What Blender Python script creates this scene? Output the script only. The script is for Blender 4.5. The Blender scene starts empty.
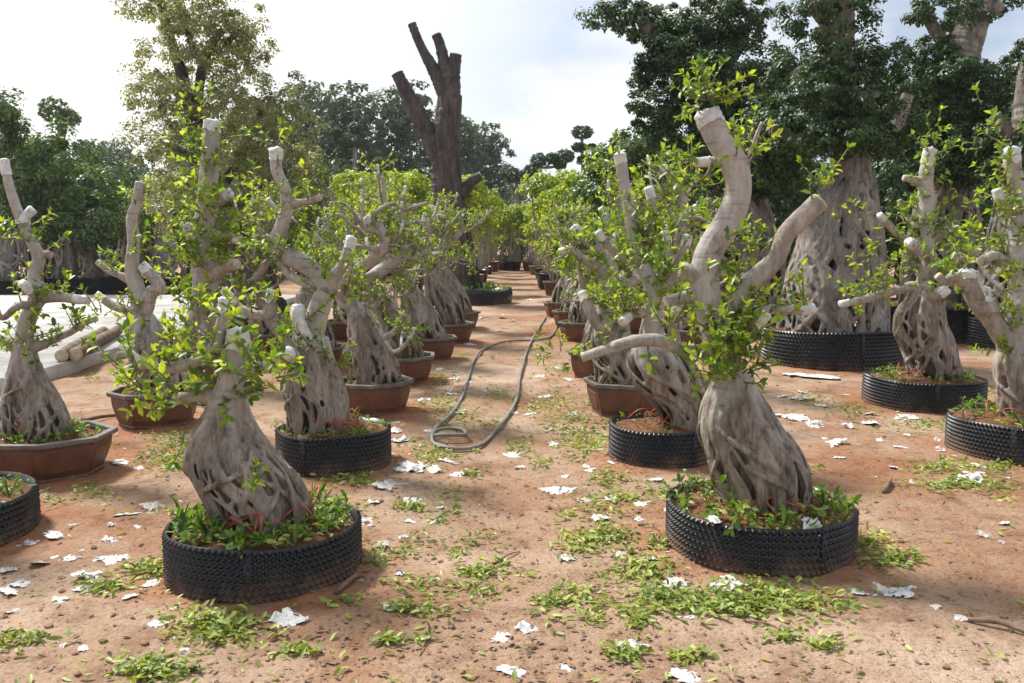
import bpy, math, random
import numpy as np
from mathutils import Vector, noise

R = math.radians
rnd = random.Random(7)
nr = np.random.default_rng(7)
S = bpy.context.scene
COL = S.collection

# ------------------------------------------------------------------ camera
F, CX, CY = 887.0, 512.0, 341.5
H, PITCH = 1.6, math.atan(106.5 / 887.0)
CAM = np.array([0, 0, H])
FW = np.array([0, math.cos(PITCH), -math.sin(PITCH)])
UP = np.array([0, math.sin(PITCH), math.cos(PITCH)])
RT = np.array([1.0, 0, 0])

def ray(px, py):
    return FW + RT * ((px - CX) / F) - UP * ((py - CY) / F)
def at(px, py, Y):                      # point seen at that pixel, Y metres down the lane
    d = ray(px, py)
    return CAM + d * (Y / d[1])
def gnd(px, py, z=0.0):
    d = ray(px, py)
    return CAM + d * ((z - H) / d[2])
def scale_at(Y):                        # metres per pixel at depth Y
    return Y / F

cam_d = bpy.data.cameras.new('camera')
cam_d.sensor_width = 36
cam_d.lens = 36 * F / 1024
cam_d.clip_end = 3000
cam = bpy.data.objects.new('camera', cam_d)
COL.objects.link(cam)
cam.location = (0, 0, H)
cam.rotation_euler = (math.pi / 2 - PITCH, 0, 0)
S.camera = cam

# ------------------------------------------------------------------ objects
def empty(name, loc, label, cat, group=None, kind=None):
    o = bpy.data.objects.new(name, None)
    COL.objects.link(o)
    o.location = loc
    o.empty_display_size = .1
    tag(o, label, cat, group, kind)
    return o
def tag(o, label=None, cat=None, group=None, kind=None):
    if label: o['label'] = label
    if cat: o['category'] = cat
    if group: o['group'] = group
    if kind: o['kind'] = kind
    return o
def copy_tree(o, parent=None):
    c = o.copy()
    COL.objects.link(c)
    c.parent = parent
    for ch in list(o.children):
        copy_tree(ch, c)
    return c

class MB:
    """collects vertices and faces, links them as one mesh object"""
    def __init__(self):
        self.v, self.q, self.t, self.mq, self.mt, self.n = [], [], [], [], [], 0
    def add(self, v, quads=None, tris=None, mat=0):
        v = np.asarray(v, float)
        if quads is not None and len(quads):
            q = np.asarray(quads, int) + self.n
            self.q.append(q); self.mq.append(np.full(len(q), mat))
        if tris is not None and len(tris):
            t = np.asarray(tris, int) + self.n
            self.t.append(t); self.mt.append(np.full(len(t), mat))
        self.v.append(v); self.n += len(v)
    def mesh(self, name, mats, org=(0, 0, 0), smooth=True):
        me = bpy.data.meshes.new(name)
        v = np.concatenate(self.v) - np.asarray(org, float)
        q = np.concatenate(self.q) if self.q else np.zeros((0, 4), int)
        t = np.concatenate(self.t) if self.t else np.zeros((0, 3), int)
        me.vertices.add(len(v)); me.vertices.foreach_set('co', v.astype(np.float32).ravel())
        loops = np.concatenate([q.ravel(), t.ravel()])
        me.loops.add(len(loops)); me.loops.foreach_set('vertex_index', loops.astype(np.int32))
        st = np.concatenate([np.arange(len(q)) * 4, len(q) * 4 + np.arange(len(t)) * 3])
        me.polygons.add(len(st)); me.polygons.foreach_set('loop_start', st.astype(np.int32))
        mi = np.concatenate(self.mq + self.mt) if (self.mq or self.mt) else np.zeros(0)
        me.polygons.foreach_set('material_index', mi.astype(np.int32))
        me.polygons.foreach_set('use_smooth', np.full(len(st), smooth))
        for m in (mats if isinstance(mats, (list, tuple)) else [mats]):
            me.materials.append(m)
        me.update(calc_edges=True)
        return me
    def build(self, name, mats, parent=None, org=(0, 0, 0), smooth=True):
        o = bpy.data.objects.new(name, self.mesh(name, mats, org, smooth))
        COL.objects.link(o)
        o.parent = parent
        return o

def remesh(o, voxel, smooth=2, mat=None):
    m = o.modifiers.new('r', 'REMESH'); m.mode = 'VOXEL'; m.voxel_size = voxel; m.use_smooth_shade = True
    if smooth:
        s = o.modifiers.new('s', 'SMOOTH'); s.factor = .5; s.iterations = smooth
    dg = bpy.context.evaluated_depsgraph_get()
    me = bpy.data.meshes.new_from_object(o.evaluated_get(dg))
    o.modifiers.clear()
    old = o.data
    o.data = me
    bpy.data.meshes.remove(old)
    me.materials.clear(); me.materials.append(mat)
    me.polygons.foreach_set('use_smooth', np.full(len(me.polygons), True))
    return o

def spline(pts, rad, step):
    """Catmull-Rom through points and radii, resampled about every step"""
    P = np.asarray(pts, float); r = np.asarray(rad, float)
    if len(P) < 2: return P, r
    A = np.column_stack([P, r])
    A = np.vstack([2 * A[0] - A[1], A, 2 * A[-1] - A[-2]])
    out = []
    for i in range(1, len(A) - 2):
        L = np.linalg.norm(A[i + 1][:3] - A[i][:3])
        n = max(2, int(round(L / step)))
        u = (np.arange(n) / n)[:, None]
        p0, p1, p2, p3 = A[i - 1], A[i], A[i + 1], A[i + 2]
        out.append(.5 * (2 * p1 + (p2 - p0) * u + (2 * p0 - 5 * p1 + 4 * p2 - p3) * u * u + (3 * p1 - p0 - 3 * p2 + p3) * u ** 3))
    out.append(A[-2][None])
    o = np.concatenate(out)
    return o[:, :3], np.maximum(o[:, 3], .001)

def frames(P):
    T = np.gradient(P, axis=0)
    T /= np.linalg.norm(T, axis=1)[:, None] + 1e-9
    N = np.zeros_like(P)
    a = np.array([0, 0, 1.0]) if abs(T[0][2]) < .9 else np.array([1.0, 0, 0])
    n = np.cross(T[0], a); n /= np.linalg.norm(n)
    for i in range(len(P)):
        n = n - T[i] * n.dot(T[i]); n /= np.linalg.norm(n) + 1e-9
        N[i] = n
    return T, N, np.cross(T, N)

def tube(mb, pts, rad, seg=10, step=.04, lump=0.0, mat=0, raw=False, seed=0.0, flat=0):
    P, r = (np.asarray(pts, float), np.asarray(rad, float)) if raw else spline(pts, rad, step)
    T, N, B = frames(P)
    a = np.arange(seg) / seg * 2 * math.pi
    k = len(P)
    rr = np.repeat(r[:, None], seg, 1)
    if lump:
        s = np.cumsum(np.r_[0, np.linalg.norm(np.diff(P, axis=0), axis=1)])
        for f, w, ph in ((2.3, .5, .3), (5.1, .3, 1.7), (11., .25, 4.1)):
            rr *= 1 + lump * w * np.sin(s[:, None] * f / max(r.mean() * 4, .02) * .35 + a[None] * round(f / 2.2) + ph + seed * 7)
        rr *= 1 + lump * .35 * nr.standard_normal((k, 1))
    v = P[:, None] + rr[..., None] * (np.cos(a)[None, :, None] * N[:, None] + np.sin(a)[None, :, None] * B[:, None])
    v = v.reshape(-1, 3)
    i, j = np.meshgrid(np.arange(k - 1), np.arange(seg), indexing='ij')
    j2 = (j + 1) % seg
    q = np.stack([i * seg + j, i * seg + j2, (i + 1) * seg + j2, (i + 1) * seg + j], -1).reshape(-1, 4)
    v = np.vstack([v, P[0] - T[0] * r[0] * .12, P[-1] + T[-1] * r[-1] * .12])
    jj = np.arange(seg); jn = (jj + 1) % seg
    t = np.vstack([np.stack([jn, jj, np.full(seg, k * seg)], 1),
                   np.stack([(k - 1) * seg + jj, (k - 1) * seg + jn, np.full(seg, k * seg + 1)], 1)])
    mb.add(v, q, t, mat)
    return P, r

def loft(mb, rings, mat=0, cap0=False, cap1=False, closed=True):
    rings = [np.asarray(x, float) for x in rings]
    n = len(rings[0]); v = np.vstack(rings)
    q = []
    for i in range(len(rings) - 1):
        for j in range(n if closed else n - 1):
            j2 = (j + 1) % n
            q.append((i * n + j, i * n + j2, (i + 1) * n + j2, (i + 1) * n + j))
    t = []
    ex = []
    if cap0:
        ex.append(rings[0].mean(0)); c = len(v) + len(ex) - 1
        t += [((j + 1) % n, j, c) for j in range(n)]
    if cap1:
        ex.append(rings[-1].mean(0)); c = len(v) + len(ex) - 1; b = (len(rings) - 1) * n
        t += [(b + j, b + (j + 1) % n, c) for j in range(n)]
    if ex: v = np.vstack([v, ex])
    mb.add(v, q, t, mat)

def box(mb, c, s, rz=0, mat=0, bev=0.0):
    c = np.asarray(c, float); s = np.asarray(s, float) / 2
    b = min(bev, *(s * .8))
    def ring(ix, z):
        x, y = s[0] - ix, s[1] - ix
        cc = b - ix if b else 0
        pts = [(x, -y + b), (x, y - b), (x - b, y), (-x + b, y), (-x, y - b), (-x, -y + b), (-x + b, -y), (x - b, -y)] if b else [(x, -y), (x, y), (-x, y), (-x, -y)]
        ca, sa = math.cos(rz), math.sin(rz)
        return [(c[0] + p[0] * ca - p[1] * sa, c[1] + p[0] * sa + p[1] * ca, c[2] + z) for p in pts]
    if b:
        loft(mb, [ring(b * .7, -s[2]), ring(0, -s[2] + b), ring(0, s[2] - b), ring(b * .7, s[2])], mat, True, True)
    else:
        loft(mb, [ring(0, -s[2]), ring(0, s[2])], mat, True, True)

# ------------------------------------------------------------------ leaves
LEAF_V = np.array([(0, 0, 0), (.33, 0, -.03), (.7, 0, -.02), (1, 0, -.10), (.22, .21, .05), (.66, .22, .07), (.22, -.21, .05), (.66, -.22, .07)])
LEAF_T = np.array([(0, 1, 4), (2, 3, 5), (0, 6, 1), (2, 7, 3)])
LEAF_Q = np.array([(4, 1, 2, 5), (1, 6, 7, 2)])
DIA_V = np.array([(0, 0, 0), (.5, .30, .09), (1, 0, -.05), (.5, -.30, .09)])
DIA_T = np.array([(0, 2, 1), (0, 3, 2)])

def unit(a):
    return a / (np.linalg.norm(a, axis=-1, keepdims=True) + 1e-9)
def leaves(mb, pos, d, up, size, fine=True, mat=0, width=1.0):
    pos = np.asarray(pos, float); n = len(pos)
    if not n: return
    x = unit(np.asarray(d, float)); u = np.asarray(up, float)
    y = unit(np.cross(u, x)); z = np.cross(x, y)
    V = LEAF_V if fine else DIA_V
    s = np.broadcast_to(np.asarray(size, float).reshape(-1, 1, 1), (n, 1, 1))
    v = pos[:, None] + s * (V[None, :, 0, None] * x[:, None] + V[None, :, 1, None] * width * y[:, None] + V[None, :, 2, None] * z[:, None])
    off = (np.arange(n) * len(V))[:, None, None]
    if fine:
        mb.add(v.reshape(-1, 3), (LEAF_Q[None] + off).reshape(-1, 4), (LEAF_T[None] + off).reshape(-1, 3), mat)
    else:
        mb.add(v.reshape(-1, 3), None, (DIA_T[None] + off).reshape(-1, 3), mat)

def shoot(mb, p, d, L, size, twig=1, fine=True):
    """a leafy shoot: thin twig with alternate leaves and a tuft at its tip"""
    p = np.asarray(p, float); d = unit(np.asarray(d, float))
    n = max(3, int(L / (size * .34)))
    bend = nr.standard_normal(3) * .25 + np.array([0, 0, .25])
    u = np.linspace(0, 1, 5)[:, None]
    C = p + d * L * u + bend * L * u * u * .5
    tube(mb, C, np.linspace(.0055, .0024, 5), 4, raw=True, mat=twig)
    t = np.r_[np.linspace(.15, 1, n), np.ones(3)]
    P = p + d * L * t[:, None] + bend * L * (t ** 2)[:, None] * .5
    m = len(t)
    ph = np.arange(m) * 2.4 + nr.random() * 6
    a = unit(np.cross(d, [.3, .2, .9])); b = np.cross(d, a)
    out = np.cos(ph)[:, None] * a + np.sin(ph)[:, None] * b
    dd = out * .9 + d * (.35 + .6 * t[:, None] ** 3) + nr.standard_normal((m, 3)) * .22
    upv = d * .9 + np.array([0, 0, .7]) + nr.standard_normal((m, 3)) * .25
    leaves(mb, P, dd, upv, size * (.42 + .72 * nr.random(m)), fine)

def clump(mb, c, rad, n, size, fine=False, lumps=None, flat=1.0, up_bias=.5, width=1.0, fill=.25, rough=1.0):
    """leafy pad: leaves gathered in lumps over an uneven ellipsoid, with gaps between the lumps"""
    c = np.asarray(c, float); rad = np.asarray(rad, float)
    K = lumps or max(6, int(n / 60))
    i = np.arange(K) + .5
    z = 1 - 2 * i / K; ph = i * 2.39996 + nr.random() * 6
    s = np.sqrt(1 - z * z)
    D = unit(np.column_stack([s * np.cos(ph), s * np.sin(ph), z]) + nr.standard_normal((K, 3)) * .18 * rough)
    rr = .91 + (.26 * nr.random(K) - .13) * rough
    inner = nr.random(K) < fill
    rr[inner] *= .3 + .5 * nr.random(inner.sum())
    k = nr.integers(0, K, n)
    lr = (1.5 / math.sqrt(K)) * (.55 + .7 * nr.random(K))
    g = unit(nr.standard_normal((n, 3))) * (nr.random((n, 1)) ** .45)
    p = D[k] * rr[k][:, None] + g * lr[k][:, None]
    P = c + p * rad
    o = unit(D[k] * .5 + g + np.array([0, 0, up_bias]))
    d = unit(np.cross(o, nr.standard_normal((n, 3))) + np.array([0, 0, -.35]) + D[k] * .3)
    leaves(mb, P, d, o + nr.standard_normal((n, 3)) * .35, size * (.6 + .7 * nr.random(n)), fine, width=width)

# ------------------------------------------------------------------ materials
def mat(name):
    m = bpy.data.materials.new(name); m.use_nodes = True
    nt = m.node_tree; nt.nodes.clear()
    return m, nt
def N(nt, t, **k):
    n = nt.nodes.new(t)
    for a, b in k.items():
        if a.startswith('i_'):
            n.inputs[a[2:].replace('_', ' ')].default_value = b
        else: setattr(n, a, b)
    return n
def ramp(nt, stops):
    n = nt.nodes.new('ShaderNodeValToRGB')
    e = n.color_ramp.elements
    while len(e) < len(stops): e.new(.5)
    for x, (p, c) in zip(e, stops):
        x.position = p; x.color = (*c, 1) if len(c) == 3 else c
    return n
def L(nt, a, b): nt.links.new(a, b)
def mixc(nt, fac, a, b, blend='MIX'):
    n = nt.nodes.new('ShaderNodeMix'); n.data_type = 'RGBA'; n.blend_type = blend
    for s, val in ((0, fac), (6, a), (7, b)):
        if hasattr(val, 'node'): L(nt, val, n.inputs[s])
        else: n.inputs[s].default_value = val if s == 0 else (*val, 1)
    return n.outputs[2]
def noise_tex(nt, scale, detail=5, rough=.6, vec=None, dist=0.0):
    n = N(nt, 'ShaderNodeTexNoise'); n.inputs['Scale'].default_value = scale
    n.inputs['Detail'].default_value = detail; n.inputs['Roughness'].default_value = rough
    n.inputs['Distortion'].default_value = dist
    if vec is not None: L(nt, vec, n.inputs['Vector'])
    return n
def finish(nt, col, rough=.7, bump=None, strength=.4, dist=.01, spec=.4, coat=0):
    b = N(nt, 'ShaderNodeBsdfPrincipled'); o = N(nt, 'ShaderNodeOutputMaterial')
    if hasattr(col, 'node'): L(nt, col, b.inputs['Base Color'])
    else: b.inputs['Base Color'].default_value = (*col, 1)
    if hasattr(rough, 'node'): L(nt, rough, b.inputs['Roughness'])
    else: b.inputs['Roughness'].default_value = rough
    b.inputs['Specular IOR Level'].default_value = spec
    b.inputs['Coat Weight'].default_value = coat
    if bump is not None:
        bp = N(nt, 'ShaderNodeBump'); bp.inputs['Strength'].default_value = strength; bp.inputs['Distance'].default_value = dist
        L(nt, bump, bp.inputs['Height']); L(nt, bp.outputs[0], b.inputs['Normal'])
    L(nt, b.outputs[0], o.inputs[0])
    return b

def bark(name, light, mid, dark, ring=True, scale=1.0, moss=None, upper=None):
    m, nt = mat(name)
    tc = N(nt, 'ShaderNodeTexCoord'); oi = N(nt, 'ShaderNodeObjectInfo')
    add = N(nt, 'ShaderNodeVectorMath', operation='ADD'); L(nt, tc.outputs['Object'], add.inputs[0])
    L(nt, oi.outputs['Random'], add.inputs[1])
    mp = N(nt, 'ShaderNodeMapping'); mp.inputs['Scale'].default_value = (1, 1, .35); L(nt, add.outputs[0], mp.inputs[0])
    n1 = noise_tex(nt, 7 * scale, 6, .65, mp.outputs[0], .4)
    n2 = noise_tex(nt, 38 * scale, 6, .7, mp.outputs[0])
    n3 = noise_tex(nt, 2.2 * scale, 3, .5, add.outputs[0])
    r1 = ramp(nt, [(.28, dark), (.45, mid), (.68, light)]); L(nt, n1.outputs[0], r1.inputs[0])
    r2 = ramp(nt, [(.3, (.55, .5, .46)), (.6, (1, 1, 1))]); L(nt, n2.outputs[0], r2.inputs[0])
    c = mixc(nt, .75, r1.outputs[0], r2.outputs[0], 'MULTIPLY')
    r3 = ramp(nt, [(.35, (.78, .72, .66)), (.62, (1.05, 1.03, 1.0))]); L(nt, n3.outputs[0], r3.inputs[0])
    c = mixc(nt, .8, c, r3.outputs[0], 'MULTIPLY')
    mps = N(nt, 'ShaderNodeMapping'); mps.inputs['Scale'].default_value = (1, 1, .10 if not ring else .3); L(nt, add.outputs[0], mps.inputs[0])
    ns = noise_tex(nt, 26 * scale, 5, .65, mps.outputs[0], .6)
    rs = ramp(nt, [(.36, (.27, .22, .19)), (.50, (1, 1, 1)), (.7, (1.12, 1.12, 1.12))]); L(nt, ns.outputs[0], rs.inputs[0])
    c = mixc(nt, .65 if not ring else .3, c, rs.outputs[0], 'MULTIPLY')
    ma0 = N(nt, 'ShaderNodeMath', operation='MULTIPLY_ADD'); L(nt, ns.outputs[0], ma0.inputs[0]); ma0.inputs[1].default_value = 1.4 if not ring else .5; L(nt, n2.outputs[0], ma0.inputs[2])
    h = ma0.outputs[0]
    if ring:
        mp2 = N(nt, 'ShaderNodeMapping'); mp2.inputs['Scale'].default_value = (.6, .6, 3.2); L(nt, add.outputs[0], mp2.inputs[0])
        n4 = noise_tex(nt, 9 * scale, 4, .6, mp2.outputs[0], .3)
        r4 = ramp(nt, [(.33, (.5, .44, .38)), (.42, (1, 1, 1))]); L(nt, n4.outputs[0], r4.inputs[0])
        c = mixc(nt, .6, c, r4.outputs[0], 'MULTIPLY')
        ma = N(nt, 'ShaderNodeMath', operation='MULTIPLY_ADD'); L(nt, n4.outputs[0], ma.inputs[0]); ma.inputs[1].default_value = .8
        L(nt, ma0.outputs[0], ma.inputs[2]); h = ma.outputs[0]
    if moss:
        n5 = noise_tex(nt, 3.5, 4, .6, add.outputs[0]); r5 = ramp(nt, [(.55, (0, 0, 0)), (.7, (1, 1, 1))]); L(nt, n5.outputs[0], r5.inputs[0])
        mm = N(nt, 'ShaderNodeMath', operation='MULTIPLY'); L(nt, r5.outputs[0], mm.inputs[0]); mm.inputs[1].default_value = .5
        c = mixc(nt, mm.outputs[0], c, moss)
    if upper:            # red earth splashed on the foot of the roots
        sz = N(nt, 'ShaderNodeSeparateXYZ'); L(nt, tc.outputs['Object'], sz.inputs[0])
        da = N(nt, 'ShaderNodeMath', operation='MULTIPLY_ADD'); L(nt, sz.outputs[2], da.inputs[0]); da.inputs[1].default_value = -3.0; L(nt, n1.outputs[0], da.inputs[2])
        dr = ramp(nt, [(.0, (0, 0, 0)), (1.0, (1, 1, 1))]); db = N(nt, 'ShaderNodeMapRange'); L(nt, da.outputs[0], db.inputs['Value']); db.inputs['From Min'].default_value = -.62; db.inputs['From Max'].default_value = -.1; db.inputs['To Max'].default_value = .55
        c = mixc(nt, db.outputs[0], c, (.20, .115, .07))
    if upper:            # smooth ringed bark above the roots
        ua = N(nt, 'ShaderNodeAttribute'); ua.attribute_name = 'smooth_bark'
        mp2 = N(nt, 'ShaderNodeMapping'); mp2.inputs['Scale'].default_value = (.6, .6, 3.4); L(nt, add.outputs[0], mp2.inputs[0])
        n4 = noise_tex(nt, 8, 4, .6, mp2.outputs[0], .3)
        r4 = ramp(nt, [(.36, (.42, .37, .33)), (.45, (1, 1, 1))]); L(nt, n4.outputs[0], r4.inputs[0])
        r5 = ramp(nt, [(.25, upper[1]), (.6, upper[0])]); L(nt, n1.outputs[0], r5.inputs[0])
        r6 = ramp(nt, [(.28, (.62, .58, .55)), (.5, (1, 1, 1))]); L(nt, n2.outputs[0], r6.inputs[0])
        u = mixc(nt, .42, r5.outputs[0], r4.outputs[0], 'MULTIPLY'); u = mixc(nt, .8, u, r6.outputs[0], 'MULTIPLY')
        c = mixc(nt, ua.outputs['Fac'], c, u)
        hm = N(nt, 'ShaderNodeMix'); hm.data_type = 'FLOAT'; L(nt, ua.outputs['Fac'], hm.inputs[0]); L(nt, h, hm.inputs[2])
        hh = N(nt, 'ShaderNodeMath', operation='MULTIPLY_ADD'); L(nt, n4.outputs[0], hh.inputs[0]); hh.inputs[1].default_value = .6; L(nt, n2.outputs[0], hh.inputs[2]); L(nt, hh.outputs[0], hm.inputs[3]); h = hm.outputs[0]
    finish(nt, c, .72, h, .8, .014 / scale, .35)
    return m

def leafmat(name, a, b, c, trans=.35, tcol=None, rough=.38, spec=.5):
    """per-leaf colour from a (dark) through b to c (young)"""
    m, nt = mat(name)
    g = N(nt, 'ShaderNodeNewGeometry'); tc = N(nt, 'ShaderNodeTexCoord')
    nz = noise_tex(nt, 1.7, 2, .5, tc.outputs['Object'])
    ad = N(nt, 'ShaderNodeMath', operation='MULTIPLY_ADD'); L(nt, nz.outputs[0], ad.inputs[0]); ad.inputs[1].default_value = .9
    sb = N(nt, 'ShaderNodeMath', operation='MULTIPLY_ADD'); L(nt, g.outputs['Random Per Island'], sb.inputs[0]); sb.inputs[1].default_value = .75; sb.inputs[2].default_value = -.33
    L(nt, sb.outputs[0], ad.inputs[2])
    r = ramp(nt, [(.1, a), (.45, b), (.85, c)]); L(nt, ad.outputs[0], r.inputs[0])
    p = N(nt, 'ShaderNodeBsdfPrincipled'); p.inputs['Roughness'].default_value = rough; p.inputs['Specular IOR Level'].default_value = spec
    L(nt, r.outputs[0], p.inputs['Base Color'])
    t = N(nt, 'ShaderNodeBsdfTranslucent')
    tint = mixc(nt, 1.0, r.outputs[0], tcol or (1.9, 1.7, .7), 'MULTIPLY'); L(nt, tint, t.inputs['Color'])
    mx = N(nt, 'ShaderNodeMixShader'); mx.inputs[0].default_value = trans
    L(nt, p.outputs[0], mx.inputs[1]); L(nt, t.outputs[0], mx.inputs[2])
    o = N(nt, 'ShaderNodeOutputMaterial'); L(nt, mx.outputs[0], o.inputs[0])
    return m

def simple(name, c1, c2, scale=12, rough=.6, bump=.3, bscale=60, dist=.004, spec=.4, lo=.35, hi=.65, coat=0):
    m, nt = mat(name)
    tc = N(nt, 'ShaderNodeTexCoord')
    n = noise_tex(nt, scale, 6, .65, tc.outputs['Object'], .3); r = ramp(nt, [(lo, c1), (hi, c2)]); L(nt, n.outputs[0], r.inputs[0])
    b = noise_tex(nt, bscale, 5, .6, tc.outputs['Object'])
    finish(nt, r.outputs[0], rough, b.outputs[0], bump, dist, spec, coat)
    return m

M = {}
M['bark'] = bark('pale_ficus_bark', (.56, .525, .485), (.41, .375, .34), (.21, .185, .16))
M['root'] = bark('ficus_root_bark', (.47, .425, .38), (.30, .26, .222), (.11, .088, .07), ring=False, scale=1.3, upper=((.47, .43, .40), (.29, .26, .24)))
M['banyan'] = bark('banyan_root_bark', (.40, .375, .345), (.25, .228, .208), (.10, .088, .078), ring=False, scale=.9)
M['dark_bark'] = bark('dark_rough_bark', (.15, .128, .12), (.08, .067, .063), (.033, .028, .027), ring=False, scale=.8)
M['twig'] = simple('green_twig', (.14, .15, .06), (.22, .19, .10), 30, .6)
M['leaf'] = leafmat('young_ficus_leaf', (.05, .12, .018), (.14, .24, .026), (.33, .41, .045), .5)
M['leaf_dark'] = leafmat('banyan_leaf', (.014, .036, .013), (.03, .072, .02), (.075, .14, .032), .25, rough=.42, spec=.4)
M['leaf_olive'] = leafmat('olive_leaf', (.11, .14, .065), (.20, .225, .115), (.31, .325, .18), .55, (1.5, 1.4, .8))
M['leaf_yellow'] = leafmat('yellow_green_leaf', (.11, .19, .022), (.22, .32, .03), (.38, .44, .04), .45)
M['leaf_mid'] = leafmat('mid_green_leaf', (.03, .07, .02), (.06, .125, .028), (.13, .20, .04), .35)
M['leaf_far'] = leafmat('far_tree_leaf', (.03, .06, .03), (.05, .09, .04), (.085, .13, .05), .25)
M['weed'] = leafmat('weed_leaf', (.045, .11, .022), (.09, .19, .03), (.18, .29, .05), .4)
M['litter'] = leafmat('clipped_leaf', (.10, .15, .025), (.21, .28, .045), (.38, .42, .10), .25, rough=.5)
M['wood'] = simple('fresh_cut_wood', (.36, .29, .215), (.56, .48, .38), 20, .7)
M['white'] = simple('white_wrap_plastic', (.46, .45, .43), (.74, .74, .73), 22, .42, .5, 40, .008)
M['scrap'] = simple('dirty_white_plastic', (.36, .30, .25), (.64, .62, .60), 7, .5, .5, 30, .01, lo=.3, hi=.5)
def scrap_mat():
    m, nt = mat('dirty_white_plastic'); tc = N(nt, 'ShaderNodeTexCoord'); oi = N(nt, 'ShaderNodeObjectInfo')
    n = noise_tex(nt, 5, 6, .7, tc.outputs['Object'], .4); r = ramp(nt, [(.32, (.36, .29, .23)), (.5, (.70, .69, .67))]); L(nt, n.outputs[0], r.inputs[0])
    f = N(nt, 'ShaderNodeMath', operation='POWER'); L(nt, oi.outputs['Random'], f.inputs[0]); f.inputs[1].default_value = 6
    g = N(nt, 'ShaderNodeMath', operation='MULTIPLY'); L(nt, f.outputs[0], g.inputs[0]); g.inputs[1].default_value = .8
    c = mixc(nt, g.outputs[0], r.outputs[0], (.40, .32, .25)); b = noise_tex(nt, 22, 5, .6, tc.outputs['Object'])
    finish(nt, c, .5, b.outputs[0], .5, .02, .4)
    return m
M['scrap'] = scrap_mat()
M['black'] = simple('black_pot_plastic', (.009, .009, .011), (.022, .02, .021), 6, .33, .1, 60, .002, .5)
def pot_plastic():
    m, nt = mat('dusty_black_plastic')
    tc = N(nt, 'ShaderNodeTexCoord'); sp_ = N(nt, 'ShaderNodeSeparateXYZ'); L(nt, tc.outputs['Object'], sp_.inputs[0])
    n = noise_tex(nt, 5, 6, .7, tc.outputs['Object'], .3)
    a = N(nt, 'ShaderNodeMath', operation='MULTIPLY_ADD'); L(nt, sp_.outputs[2], a.inputs[0]); a.inputs[1].default_value = -2.2; L(nt, n.outputs[0], a.inputs[2])
    r = ramp(nt, [(.05, (.009, .009, .011)), (.30, (.018, .016, .016)), (.56, (.15, .09, .06))]); L(nt, a.outputs[0], r.inputs[0])
    rr = ramp(nt, [(.1, (.32, .32, .32)), (.5, (.7, .7, .7))]); L(nt, a.outputs[0], rr.inputs[0])
    finish(nt, r.outputs[0], rr.outputs[0], None, spec=.42)
    return m
M['black'] = pot_plastic()
M['clay'] = simple('brown_glazed_clay', (.075, .03, .02), (.19, .082, .048), 5, .5, .25, 40, .004, .5, .3, .7)
M['clay_rim'] = simple('weathered_pot_rim', (.10, .085, .075), (.20, .175, .155), 9, .6, .3, 40, .004)
M['soil'] = simple('potting_soil', (.10, .045, .026), (.27, .135, .075), 9, .95, .9, 50, .03, .1)
M['cord'] = simple('red_nylon_cord', (.35, .05, .035), (.50, .12, .08), 20, .5)
M['hose'] = simple('grey_rubber_hose', (.15, .155, .14), (.27, .27, .24), 5, .55)
M['concrete'] = simple('pale_concrete', (.34, .325, .30), (.58, .565, .54), 1.6, .85, .3, 60, .004, .2)
M['log'] = simple('log_bark', (.11, .075, .05), (.26, .19, .13), 8, .85, .8, 25, .02, .2)
M['brick'] = simple('dusty_brick', (.28, .15, .09), (.42, .26, .17), 10, .9, .5, 60, .006, .2)
M['stick'] = simple('dry_stick', (.13, .08, .055), (.28, .19, .13), 14, .85, .6, 40, .006, .2)
M['clod'] = simple('earth_clod', (.17, .085, .05), (.40, .26, .17), 25, .95, .8, 60, .01, .1)

def ground_mat():
    m, nt = mat('red_dirt')
    tc = N(nt, 'ShaderNodeTexCoord'); o = tc.outputs['Object']
    n1 = noise_tex(nt, .55, 5, .6, o, .5); n2 = noise_tex(nt, 3.2, 6, .65, o, .3); n3 = noise_tex(nt, 45, 5, .75, o); n4 = noise_tex(nt, 14, 5, .7, o)
    r1 = ramp(nt, [(.36, (.45, .33, .24)), (.50, (.365, .245, .165)), (.64, (.285, .145, .08))]); L(nt, n1.outputs[0], r1.inputs[0])
    r2 = ramp(nt, [(.34, (.55, .44, .38)), (.50, (1, 1, 1)), (.72, (1.12, 1.12, 1.12))]); L(nt, n2.outputs[0], r2.inputs[0])
    c = mixc(nt, .75, r1.outputs[0], r2.outputs[0], 'MULTIPLY')
    r3 = ramp(nt, [(.34, (.42, .36, .33)), (.47, (1, 1, 1)), (.7, (1.18, 1.16, 1.13))]); L(nt, n3.outputs[0], r3.inputs[0])
    c = mixc(nt, .7, c, r3.outputs[0], 'MULTIPLY')
    r4 = ramp(nt, [(.32, (.38, .28, .24)), (.43, (1, 1, 1))]); L(nt, n4.outputs[0], r4.inputs[0])
    c = mixc(nt, .6, c, r4.outputs[0], 'MULTIPLY')
    # redder loose earth heaped round the pots, a property of the soil stored on the mesh
    at_ = N(nt, 'ShaderNodeAttribute'); at_.attribute_name = 'red_earth'
    red = ramp(nt, [(.3, (.22, .085, .042)), (.65, (.42, .20, .105))]); L(nt, n4.outputs[0], red.inputs[0])
    c = mixc(nt, at_.outputs['Fac'], c, red.outputs[0])
    ma = N(nt, 'ShaderNodeMath', operation='MULTIPLY_ADD'); L(nt, n4.outputs[0], ma.inputs[0]); ma.inputs[1].default_value = 1.6; L(nt, n3.outputs[0], ma.inputs[2])
    finish(nt, c, .93, ma.outputs[0], .75, .022, .15)
    return m
M['ground'] = ground_mat()

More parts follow.
